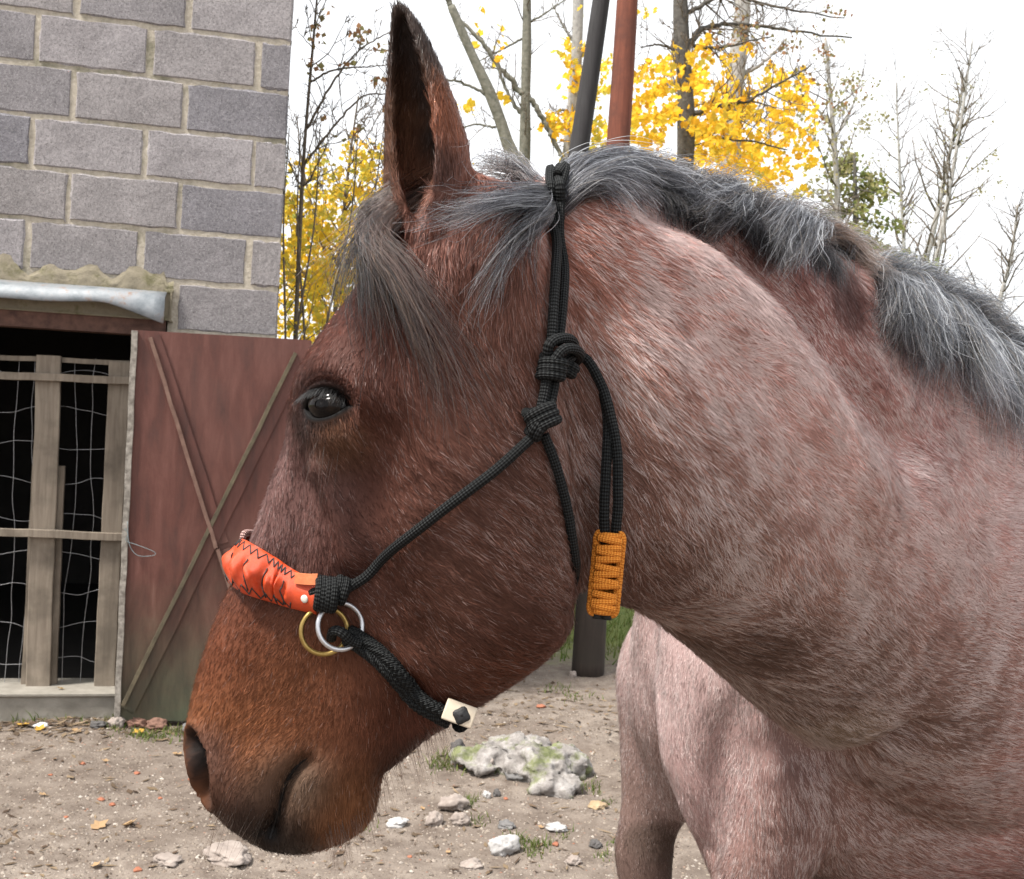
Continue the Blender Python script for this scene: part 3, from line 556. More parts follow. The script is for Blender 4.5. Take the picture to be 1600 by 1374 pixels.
def leaf_mesh(seed, mat):
    g = random.Random(seed); V = []; o = [(-.5, 0), (-.32, .30), (-.12, .22), (.08, .44), (.22, .20), (.55, .0), (.22, -.22), (.06, -.42), (-.14, -.20), (-.34, -.28)]
    cu = g.uniform(.25, .6); V = [(0, 0, .02)] + [(x * g.uniform(.85, 1.15), y * g.uniform(.85, 1.15), cu * (y * y * 1.6 + x * x * .8) + g.uniform(0, .05)) for x, y in o]
    me = bpy.data.meshes.new('fallen_leaf'); me.from_pydata(V, [], [[0, k + 1, (k + 1) % 10 + 1] for k in range(10)]); me.materials.append(mat); return me
LM = [(leaf_mesh(s, ML1), leaf_mesh(s + 50, ML2)) for s in range(5)]
for px, py, w, y_ in ((262, 1133, 24, 1), (58, 1118, 22, 1), (35, 1140, 24, 1), (62, 1146, 20, 1), (290, 1148, 14, 1), (155, 1287, 30, 0), (202, 1287, 30, 0), (165, 1190, 14, 0), (278, 1182, 18, 0), (66, 1240, 12, 0), (120, 1150, 18, 0), (300, 1200, 10, 0), (215, 1148, 20, 1), (150, 1350, 20, 0), (85, 1190, 10, 0), (845, 1296, 12, 0), (700, 1330, 12, 0), (1000, 1200, 10, 0), (660, 1262, 12, 0), (95, 1066, 13, 1)):
    yy = bool(y_); o = bpy.data.objects.new('fallen_leaf', random.choice(LM)[0 if yy else 1]); COL.objects.link(o); q = on_ground(px, py) if py != 1066 else wl(wu(95, 1070)[0], wu(100, 1078)[1], .0)
    s = w / FPX * q.y; o.scale = (s, s, s); o.location = (q.x, q.y, (ground_z(q.x, q.y) if py != 1066 else q.z) + s * .03 + .003); o.rotation_euler = (random.uniform(-.35, .35), random.uniform(-.35, .35), random.uniform(0, 6.28))
    if py == 1066: tag(o, 'small yellow leaf lying on the concrete threshold', 'leaf', 'fallen leaves')
    else: tag(o, 'crumpled yellow fallen leaf at the foot of the shed' if yy else 'curled tan fallen leaf on the bare dirt', 'leaf', 'fallen leaves')
stone(62, 1141, 26, 5, simple('white_scrap', (.5, .52, .54), (.6, .6, .6), 20, .5, 0), 'white scrap of plastic on the litter by the threshold', 'plastic_scrap', 'scrap', None, sub=2)
# gravel
g = np.random.default_rng(15); V, Fq = [], []; base = np.array([(1, 0, 0), (.3, .9, 0), (-.8, .6, 0), (-.8, -.6, 0), (.3, -.9, 0), (0, 0, .8)])
for k in range(9500):
    px, py = g.uniform(-60, 1240), 1115 + 290 * g.random() ** 1.0; q = on_ground(px, py); s = abs(g.normal()) * .0032 + .0014; r = base * s * g.uniform(.6, 1.3, (6, 1)); a = g.uniform(0, 6.28); R_ = np.array(((cos(a), -sin(a), 0), (sin(a), cos(a), 0), (0, 0, 1))); i = len(V)
    V += (r @ R_.T + np.array((q.x, q.y, ground_z(q.x, q.y) - s * .1))).tolist(); Fq += [[i + j, i + (j + 1) % 5, i + 5] for j in range(5)]
mgv = leaf_mat('gravel_grit', [(.05, .038, .032), (.21, .17, .14), (.32, .28, .24), (.09, .07, .058), (.38, .34, .30), (.16, .125, .10), (.28, .24, .20)], 0.0)
tag(mesh_np('gravel', np.array(V), Fq, mgv, None, False), 'fine mixed gravel strewn over the trodden dirt', 'gravel', kind='stuff')
# straw, bark crumbs and trodden leaf bits
V, Fq = [], []
for k in range(1500):
    if k < 500: px, py = g.uniform(-40, 1000), 1116 + 250 * g.random()
    elif k < 1150: px, py = g.normal() * 130 + 130, 1128 + abs(g.normal()) * 14
    else: px, py = 860 + g.normal() * 90, 1105 + g.normal() * 30
    q = on_ground(px, py); L_ = abs(g.normal()) * .012 + .006; w_ = L_ * g.uniform(.1, .45); a = g.uniform(0, 6.28); ux, uy = cos(a), sin(a); z = ground_z(q.x, q.y) + .002; t_ = g.normal() * .2 * L_; i = len(V)
    V += [(q.x - ux * L_, q.y - uy * L_, z), (q.x + uy * w_, q.y - ux * w_, z + .002), (q.x + ux * L_, q.y + uy * L_, z + abs(t_)), (q.x - uy * w_, q.y + ux * w_, z + .001)]; Fq.append([i, i + 1, i + 2, i + 3])
tag(mesh_np('litter', np.array(V), Fq, leaf_mat('litter_bits', [(.045, .032, .025), (.12, .085, .06), (.17, .125, .08), (.075, .055, .04), (.22, .165, .11), (.06, .04, .03)], .0), None, False), 'straw, bark crumbs and trodden leaf bits over the yard', 'litter', kind='stuff')
# grass: tufts at the shed foot, round the boulder and behind the pole
V, Fq = [], []
def blades(px, py, n, rx, ry, h):
    for _ in range(n):
        q = on_ground(px + g.normal() * rx, py + g.normal() * ry); z = ground_z(q.x, q.y) - .005; hh = h * g.uniform(.4, 1.2); a = g.uniform(0, 6.28); l = g.normal(size=2) * hh * .45; w = .0016 * (1 + q.y * .12); c_, s_ = cos(a) * w, sin(a) * w; i = len(V)
        V.extend([(q.x - c_, q.y - s_, z), (q.x + c_, q.y + s_, z), (q.x + c_ * .7 + l[0] * .4, q.y + s_ * .7 + l[1] * .4, z + hh * .6), (q.x - c_ * .7 + l[0] * .4, q.y - s_ * .7 + l[1] * .4, z + hh * .6), (q.x + l[0], q.y + l[1], z + hh)]); Fq.extend([[i, i + 1, i + 2, i + 3], [i + 3, i + 2, i + 4]])
for a in ((40, 1128, 60, 16, 4, .04), (178, 1140, 70, 8, 4, .035), (230, 1150, 160, 26, 5, .03), (285, 1148, 80, 10, 4, .03), (250, 1158, 60, 20, 3, .03), (740, 1200, 260, 24, 7, .045), (700, 1198, 160, 20, 6, .035), (735, 1255, 40, 10, 6, .03), (800, 1195, 60, 20, 6, .03), (805, 1318, 70, 9, 5, .03), (835, 1330, 120, 14, 8, .03), (925, 1232, 50, 8, 4, .03), (880, 1312, 25, 6, 4, .02), (950, 1256, 25, 6, 4, .02), (945, 1340, 30, 8, 4, .02), (745, 1285, 30, 8, 5, .025), (560, 1290, 40, 12, 6, .02), (905, 1090, 40, 16, 4, .03), (870, 1075, 50, 12, 5, .03), (955, 1330, 20, 8, 4, .02), (120, 1130, 40, 30, 4, .03)): blades(*a)
for _ in range(5200):
    x, y = g.uniform(-.75, 6), 5.55 + abs(g.normal()) * 1.6; z = ground_z(x, y); hh = g.uniform(.03, .13); l = g.normal(size=2) * hh * .5; i = len(V); w = .004
    V.extend([(x - w, y, z), (x + w, y, z), (x + l[0], y + l[1], z + hh)]); Fq.extend([[i, i + 1, i + 2]])
tag(mesh_np('grass', np.array(V), Fq, leaf_mat('grass_blade', [(.07, .115, .025), (.11, .155, .04), (.16, .18, .06), (.10, .11, .04)], .3), None, False), 'short green grass tufts by the shed, boulder and pole', 'grass', kind='stuff')
# ================================================================== the horse
# head: drawn in its own median plane, then given width
TH = radians(5)
HP0 = at(600, 700, 0.98); HN = Vector((-sin(TH), -cos(TH), 0))      # HN: towards the horse's left (near) side
def hp(px, py): return np.array(on_plane(px, py, HP0, HN))
HNn = np.array(HN)
head_st = [  # front px, back px, half widths at s = .04 .12 .25 .4 .55 .7 .85 .95  (mm)
 ((700, 262), (835, 330), (25, 40, 52, 58, 60, 58, 50, 30)),
 ((632, 335), (885, 470), (32, 58, 72, 80, 82, 80, 72, 46)),
 ((572, 440), (908, 600), (44, 72, 88, 93, 91, 87, 76, 44)),
 ((506, 528), (918, 690), (50, 82, 96, 97, 94, 90, 80, 46)),
 ((466, 608), (920, 782), (50, 84, 98, 96, 93, 91, 83, 50)),
 ((452, 688), (915, 868), (42, 68, 82, 87, 90, 90, 84, 54)),
 ((428, 752), (905, 945), (38, 58, 72, 81, 88, 88, 81, 54)),
 ((404, 822), (868, 1012), (35, 53, 64, 72, 79, 79, 71, 48)),
 ((376, 890), (806, 1062), (34, 50, 58, 63, 67, 66, 57, 38)),
 ((349, 950), (742, 1103), (33, 48, 55, 57, 59, 56, 47, 32)),
 ((328, 1010), (690, 1136), (33, 47, 53, 55, 55, 52, 44, 30)),
 ((312, 1070), (648, 1168), (34, 48, 54, 56, 55, 51, 43, 29)),
 ((304, 1125), (614, 1208), (37, 51, 57, 58, 56, 51, 43, 29)),
 ((306, 1175), (588, 1248), (37, 52, 58, 59, 56, 51, 42, 28)),
 ((321, 1215), (576, 1282), (33, 48, 55, 57, 54, 49, 40, 26)),
 ((350, 1258), (546, 1306), (25, 40, 47, 50, 48, 43, 34, 22)),
 ((388, 1288), (490, 1322), (15, 26, 33, 36, 34, 30, 24, 15)),
 ((415, 1306), (455, 1318), (5, 10, 14, 15, 15, 13, 10, 5)),
]
S_ = np.array([.04, .12, .25, .4, .55, .7, .85, .95]); PH = np.concatenate([[0], np.arccos(1 - 2 * S_), [pi]])
def section(Wd, nphi):
    ph = np.linspace(0, pi, nphi); k = np.concatenate([[0], Wd, [0]])
    w = np.interp(ph, PH, k)
    for _ in range(6): w[1:-1] = 0.25 * w[:-2] + 0.5 * w[1:-1] + 0.25 * w[2:]
    return (1 - np.cos(ph)) / 2, w
def loft(Fp, Bp, Wd, Sd, nrow=150, nphi=44):
    Fr, Br, Wr, Sr = cr(Fp, nrow), cr(Bp, nrow), cr(Wd, nrow), cr(Sd, nrow)
    V = []
    for a, b, w, sd_ in zip(Fr, Br, Wr, Sr):
        s, ww = section(np.maximum(w, 1e-4), nphi); sd_ = sd_ / np.linalg.norm(sd_)
        near = a + (b - a) * s[:, None] + sd_ * ww[:, None]
        far = (a + (b - a) * s[:, None] - sd_ * ww[:, None])[1:-1][::-1]
        V.append(np.vstack([near, far]))
    V = np.array(V); return V.reshape(-1, 3), ring_faces(V.shape[0], V.shape[1])
hm = MB()
hm.add(*loft([hp(*s[0]) for s in head_st], [hp(*s[1]) for s in head_st], np.array([s[2] for s in head_st]) / 1000., [HNn] * len(head_st), 170))
# neck: crest px, throat px, depth (m), half width
neck_st = [
 ((735, 285), (880, 880), 0.985, 0.060), ((850, 285), (940, 930), 1.005, 0.074), ((970, 283), (1003, 950), 1.05, 0.090),
 ((1105, 312), (1066, 985), 1.12, 0.104), ((1240, 365), (1135, 1045), 1.21, 0.118), ((1370, 440), (1205, 1112), 1.32, 0.134),
 ((1490, 515), (1285, 1185), 1.44, 0.155), ((1600, 585), (1375, 1255), 1.55, 0.18), ((1690, 620), (1450, 1290), 1.66, 0.19)]
NC = np.array([at(*s[0], s[2]) for s in neck_st]); NB = np.array([at(*s[1], s[2]) for s in neck_st])
tn = np.gradient((NC + NB) / 2, axis=0); nsd = np.cross(tn, NC - NB); nsd /= np.linalg.norm(nsd, axis=1)[:, None]
nsd *= np.where(nsd[:, 1] > 0, -1, 1)[:, None]
nw = np.array([s[3] for s in neck_st])[:, None] * np.array([.20, .40, .66, .86, .98, 1.0, .88, .6])[None]
hm.add(*loft(NC, NB, nw, nsd, 130))
# trunk
FI = radians(8); FW = np.array((-cos(FI), -sin(FI), 0)); ND = np.array((sin(FI), -cos(FI), 0)); BO = np.array((0.21, 1.69, 0.0)); UP = np.array((0, 0, 1.))
def bf(b, side, z): return BO - FW * b + ND * side + UP * z
trunk_st = [(.03, 1.0, .84, .06), (.065, 1.07, .76, .12), (.12, 1.14, .68, .175), (.20, 1.21, .60, .215), (.32, 1.29, .55, .24), (.55, 1.38, .54, .26),
 (.75, 1.34, .55, .285), (1.0, 1.31, .58, .305), (1.25, 1.33, .65, .30), (1.45, 1.34, .75, .275), (1.6, 1.27, .86, .22), (1.69, 1.17, .94, .13)]
hm.add(*loft([bf(b, 0, t) for b, t, _, _ in trunk_st], [bf(b, 0, t) for b, _, t, _ in trunk_st],
     np.array([w for *_, w in trunk_st])[:, None] * np.array([.28, .50, .76, .94, 1.0, .98, .86, .58])[None], [ND] * len(trunk_st), 120, 40))
def limb(pts, nrow=60, seg=26):
    """pts: (b, side, z, r_along, r_across)"""
    P = cr([bf(*p[:3]) for p in pts], nrow); R = cr([p[3:] for p in pts], nrow)
    T, _, _ = frames(P); a = np.linspace(0, 2 * pi, seg, endpoint=False); V = []
    for p, r, t in zip(P, R, T):
        u = FW - t * FW.dot(t); u /= np.linalg.norm(u); v = np.cross(t, u)
        V.append(p + r[0] * np.cos(a)[:, None] * u + r[1] * np.sin(a)[:, None] * v)
    hm.add(np.array(V).reshape(-1, 3), ring_faces(nrow, seg))
for sgn, db, dl in ((1, 0.02, 0), (-1, -0.078, .050)):          # fore legs (near, far)
    limb([(.44, sgn * .16, 1.16, .10, .05), (.31, sgn * .19, 1.05, .13, .07), (.21, sgn * .185, .95, .12, .085), (.21, sgn * .175, .87, .12, .09), (.26, sgn * .16, .80, .11, .085), (.32, sgn * .15, .70, .10, .08)])
    limb([(.24 + db, sgn * .155, .93, .09, .07), (.19 + db, sgn * .16, .84, .098, .085), (.165 + db + dl * .4, sgn * .165, .74, .086, .078), (.135 + db + dl * .8, sgn * .165, .63, .066, .062), (.11 + db + dl, sgn * .165, .565, .05, .048),
          (.105 + db + dl, sgn * .165, .52, .05, .05), (.11 + db + dl, sgn * .165, .47, .045, .045), (.118 + db + dl, sgn * .165, .42, .034, .034), (.12 + db + dl, sgn * .165, .25, .031, .029), (.12 + db + dl, sgn * .165, .17, .043, .038),
          (.10 + db + dl, sgn * .165, .10, .036, .034), (.08 + db + dl, sgn * .165, .06, .052, .046), (.07 + db + dl, sgn * .165, -.01, .066, .058)])
    limb([(.09, sgn * .06, 1.0, .07, .08), (.105, sgn * .085, .88, .09, .10), (.13, sgn * .10, .76, .10, .085), (.18, sgn * .12, .62, .085, .06)])
    limb([(1.45, sgn * .13, 1.15, .15, .09), (1.38, sgn * .17, .98, .17, .10), (1.33, sgn * .175, .84, .14, .09), (1.42, sgn * .17, .70, .09, .065), (1.53, sgn * .165, .57, .052, .045), (1.56, sgn * .165, .5, .056, .045),
          (1.54, sgn * .165, .42, .04, .034), (1.50, sgn * .165, .25, .033, .03), (1.48, sgn * .165, .17, .045, .04), (1.46, sgn * .165, .1, .037, .035), (1.44, sgn * .165, .06, .054, .048), (1.43, sgn * .165, -.01, .068, .06)])
# ears: cupped leaves, opening forward and outward
def ear(side):
    # px outline of the near ear: base centre to tip, with radius
    st = [((700, 386), 48), ((694, 338), 57), ((689, 282), 62), ((680, 220), 56), ((669, 164), 45), ((659, 116), 34), ((650, 78), 23), ((642, 50), 8)]
    off = 0.052
    P = cr([hp(*c) + HNn * side * (off + 0.012 * k / 7) + (np.array((-0.026, 0, -0.015)) if side < 0 else 0) for k, (c, r) in enumerate(st)], 40); R = cr([r * 0.98 / FPX for _, r in st], 40)
    T, _, _ = frames(P); V = []
    op = np.array((-0.50, -0.87 * side, 0.0))                # opening direction
    for i, (p, r, t) in enumerate(zip(P, R, T)):
        f = i / 39.; u = op - t * op.dot(t); u /= np.linalg.norm(u); v = np.cross(t, u)
        half = np.interp(f, [0, .25, .5, .8, 1], [2.9, 2.45, 2.25, 2.2, 2.3])
        a = np.linspace(-half, half, 30) + pi
        th = max(0.0045, 0.007 * (1 - .3 * f)); r = max(r, 0.003)
        outer = p + r * (np.cos(a)[:, None] * u + np.sin(a)[:, None] * v * 0.92)
        ri = max(r - th, 0.001)
        inner = p + ri * (np.cos(a)[:, None] * u + np.sin(a)[:, None] * v * 0.92)
        V.append(np.vstack([outer, inner[::-1]]))
    V = np.array(V); hm.add(V.reshape(-1, 3), ring_faces(40, 60))
ear(1); ear(-1)

def voxel(mb, size):
    me = bpy.data.meshes.new('tmp'); me.from_pydata(np.vstack(mb.V).tolist(), [], mb.F); me.update()
    bm = bmesh.new(); bm.from_mesh(me); bmesh.ops.recalc_face_normals(bm, faces=bm.faces[:]); bm.to_mesh(me); bm.free()
    o = bpy.data.objects.new('tmp', me); COL.objects.link(o)
    md = o.modifiers.new('r', 'REMESH'); md.mode = 'VOXEL'; md.voxel_size = size; md.adaptivity = 0
    dg = bpy.context.evaluated_depsgraph_get(); ev = o.evaluated_get(dg); m2 = ev.to_mesh()
    V = np.empty(len(m2.vertices) * 3); m2.vertices.foreach_get('co', V); V = V.reshape(-1, 3)
    Fq = np.empty(len(m2.loops), int); m2.loops.foreach_get('vertex_index', Fq)
    tot = np.empty(len(m2.polygons), int); m2.polygons.foreach_get('loop_total', tot)
    ev.to_mesh_clear(); bpy.data.objects.remove(o); bpy.data.meshes.remove(me)
    assert (tot == 4).all(), 'non quads'
    return V, Fq.reshape(-1, 4)
HV, HF = voxel(hm, 0.0045)
HE = np.unique(np.sort(np.vstack([HF[:, [0, 1]], HF[:, [1, 2]], HF[:, [2, 3]], HF[:, [3, 0]]]), axis=1), axis=0)
DEG = np.bincount(HE.ravel(), minlength=len(HV))[:, None].astype(float)
def lap(V, wgt, n, tb=True):
    for k in range(n):
        for f in ((0.55, -0.57) if tb else (0.55,)):
            A = np.empty_like(V)
            for c in range(3):
                A[:, c] = np.bincount(HE[:, 0], V[HE[:, 1], c], len(V)) + np.bincount(HE[:, 1], V[HE[:, 0], c], len(V))
            V = V + f * wgt * (A / DEG - V)
    return V
def gauss(V, c, r): return np.exp(-((V - np.asarray(c)) ** 2).sum(1) / (r * r))
def normals(V, Fq):
    n = np.cross(V[Fq[:, 2]] - V[Fq[:, 0]], V[Fq[:, 3]] - V[Fq[:, 1]]); out = np.zeros_like(V)
    for c in range(4):
        for k in range(3): out[:, k] += np.bincount(Fq[:, c], n[:, k], len(V))
    return out / (np.linalg.norm(out, axis=1)[:, None] + 1e-12)
# soften where head, neck, trunk and limbs run into each other (not the thin ears)
earw = np.clip(sum(gauss(HV, hp(660, 130) + HNn * .06 * s, 0.15) for s in (1, -1)) * 3, 0, 1)[:, None]
joinw = np.clip(sum(gauss(HV, c, r) for c, r in ((hp(860, 480), .15), (hp(900, 700), .13), (hp(905, 880), .12), (bf(.15, .1, .9), .35), (bf(.15, -.1, .9), .35), (bf(.45, .1, 1.2), .35), (bf(1.4, 0, .9), .45))), 0, 1)[:, None]
HV = lap(HV, (1 - earw) * 0.9 + 0.25 * earw, 3)
HV = lap(HV, joinw * (1 - earw), 34, False)
def bvh_of(V, Fq): return BVHTree.FromPolygons(V.tolist(), Fq.tolist())
HB = bvh_of(HV, HF)
def hit(px, py, off=0.0, bv=None):
    d = ray(px, py).normalized(); loc, nr, i, t = (bv or HB).ray_cast(CAM, d)
    if loc is None:
        loc, nr, i, t = (bv or HB).find_nearest(CAM + d * 1.05)
    if nr.dot(d) > 0: nr = -nr
    return np.array(loc + nr * off)
def mirror(p):
    p = np.asarray(p); return p - 2 * HNn * ((p - np.array(HP0)).dot(HNn))

# sculpting: strokes drawn over the near side, mirrored on the head
def stroke(pts, r, amt, mir=True, n=None):
    global HV
    n = n or max(2, int(sum(math.dist(a, b) for a, b in zip(pts, pts[1:])) / (r * FPX * 0.6)) + 1)
    P = cr(pts, n) if len(pts) > 2 else np.linspace(pts[0], pts[-1], n)
    C = np.array([hit(*p) for p in P])
    def seg(C):
        best = np.full(len(HV), 1e9)
        for p, q in zip(C, C[1:]):
            d = q - p; t = np.clip(((HV - p) @ d) / (d @ d + 1e-12), 0, 1); best = np.minimum(best, ((HV - p - t[:, None] * d) ** 2).sum(1))
        return np.exp(-best / (r * r))
    wt = seg(C)
    if mir: wt = np.maximum(wt, seg(np.array([mirror(c) for c in C])))
    HV = HV + HNRM * (wt * amt)[:, None]
HNRM = normals(HV, HF)
def refresh():
    global HNRM, HB
    HNRM = normals(HV, HF); HB = bvh_of(HV, HF)
stroke([(478, 590), (505, 578), (545, 592), (570, 620)], .022, .005)            # brow
stroke([(575, 555), (600, 560)], .030, -.005)                                    # hollow above the eye
stroke([(500, 690), (550, 690)], .02, .003)
stroke([(500, 735), (528, 800), (545, 870)], .013, .011)                         # facial crest
stroke([(470, 760), (455, 850), (440, 930)], .022, -.010)
stroke([(590, 700), (575, 800), (590, 900), (640, 990)], .030, -.012)            # in front of the cheek
stroke([(760, 780), (790, 900), (760, 990)], .07, .007)                          # cheek disc
stroke([(905, 560), (912, 700), (915, 820), (912, 920)], .020, -.012)            # behind the jaw
stroke([(930, 520), (965, 650), (990, 780), (995, 900)], .040, -.016, False)     # jugular furrow
stroke([(640, 1080), (618, 1150), (600, 1225)], .016, -.009)                     # chin groove
stroke([(520, 1060), (560, 1000)], .03, -.004)
stroke([(360, 1030), (345, 1110)], .025, .004)
refresh()
stroke([(475, 1190), (448, 1222), (436, 1262), (424, 1300)], .0065, -.013)       # mouth
stroke([(424, 1296), (421, 1310)], .008, -.016)
stroke([(505, 1215), (490, 1275)], .018, .005)
stroke([(410, 1200), (385, 1260)], .02, .005)
stroke([(560, 1265), (540, 1285)], .02, .004)
NOSL = np.array([hit(*p_) for p_ in ((299, 1160), (306, 1180), (310, 1205), (314, 1232), (317, 1242))]); NMASK = np.zeros(len(HV))
for sg in (1, -1):
    C = NOSL if sg > 0 else np.array([mirror(c) for c in NOSL]); best = np.full(len(HV), 1e9)
    for p_, q_ in zip(C, C[1:]):
        d = q_ - p_; t = np.clip(((HV - p_) @ d) / (d @ d), 0, 1); best = np.minimum(best, ((HV - p_ - t[:, None] * d) ** 2).sum(1))
    rr = np.sqrt(best); fd = (HV - C.mean(0)) @ np.array((-cos(TH), sin(TH), 0)) + .3 * (HV - C.mean(0))[:, 2]; NMASK = np.maximum(NMASK, np.maximum(np.exp(-(rr / .0100) ** 4), np.exp(-(rr / .0165) ** 6) / (1 + np.exp(-(fd - .001) / .0012))))
    HV = HV - HNRM * (0.022 * np.exp(-(rr / .0095) ** 4))[:, None] + HNRM * (0.0035 * np.exp(-((rr - .0145) / .0045) ** 2))[:, None]
# neck and breast
stroke([(960, 350), (1060, 395), (1150, 470), (1230, 560), (1290, 660), (1350, 760)], .05, .016, False)
stroke([(1020, 330), (1110, 362), (1200, 430), (1285, 525), (1350, 615), (1420, 700)], .034, -.020, False)
stroke([(1195, 1118), (1235, 1165), (1295, 1188), (1365, 1178), (1425, 1150)], .024, -.022, False)
stroke([(1240, 1120), (1310, 1145)], .03, .008, False)
stroke([(1155, 1080), (1125, 1200), (1105, 1330)], .024, -.011, False)
stroke([(1030, 1080), (1040, 1180)], .03, .006, False)
# eye socket
EYE = hit(503, 632); 
EN = np.array(Vector((-0.42, -0.90, 0.10)).normalized())
ex = np.cross(EN, UP); ex /= np.linalg.norm(ex); ey = np.cross(ex, EN)
if ex[0] > 0: ex = -ex
for sg in (1, -1):
    c = EYE if sg > 0 else mirror(EYE)
    X, Y, Nn = (ex, ey, EN) if sg > 0 else (ex - 2 * HNn * ex.dot(HNn), ey - 2 * HNn * ey.dot(HNn), EN - 2 * HNn * EN.dot(HNn))
    d = HV - c; q = np.sqrt((d @ X / .026) ** 2 + (d @ Y / .019) ** 2 + (d @ Nn / .05) ** 2)
    HV = HV - Nn * (0.016 * np.exp(-q ** 4))[:, None]
refresh()
HV = lap(HV, (1 - earw) * 0.8, 2); refresh()
# ------------------------------------------------------------------ coat colours, with some light and shade painted in
def lin(c):
    c = np.asarray(c, float) / 255.; return np.where(c <= .04045, c / 12.92, ((c + .055) / 1.055) ** 2.4)
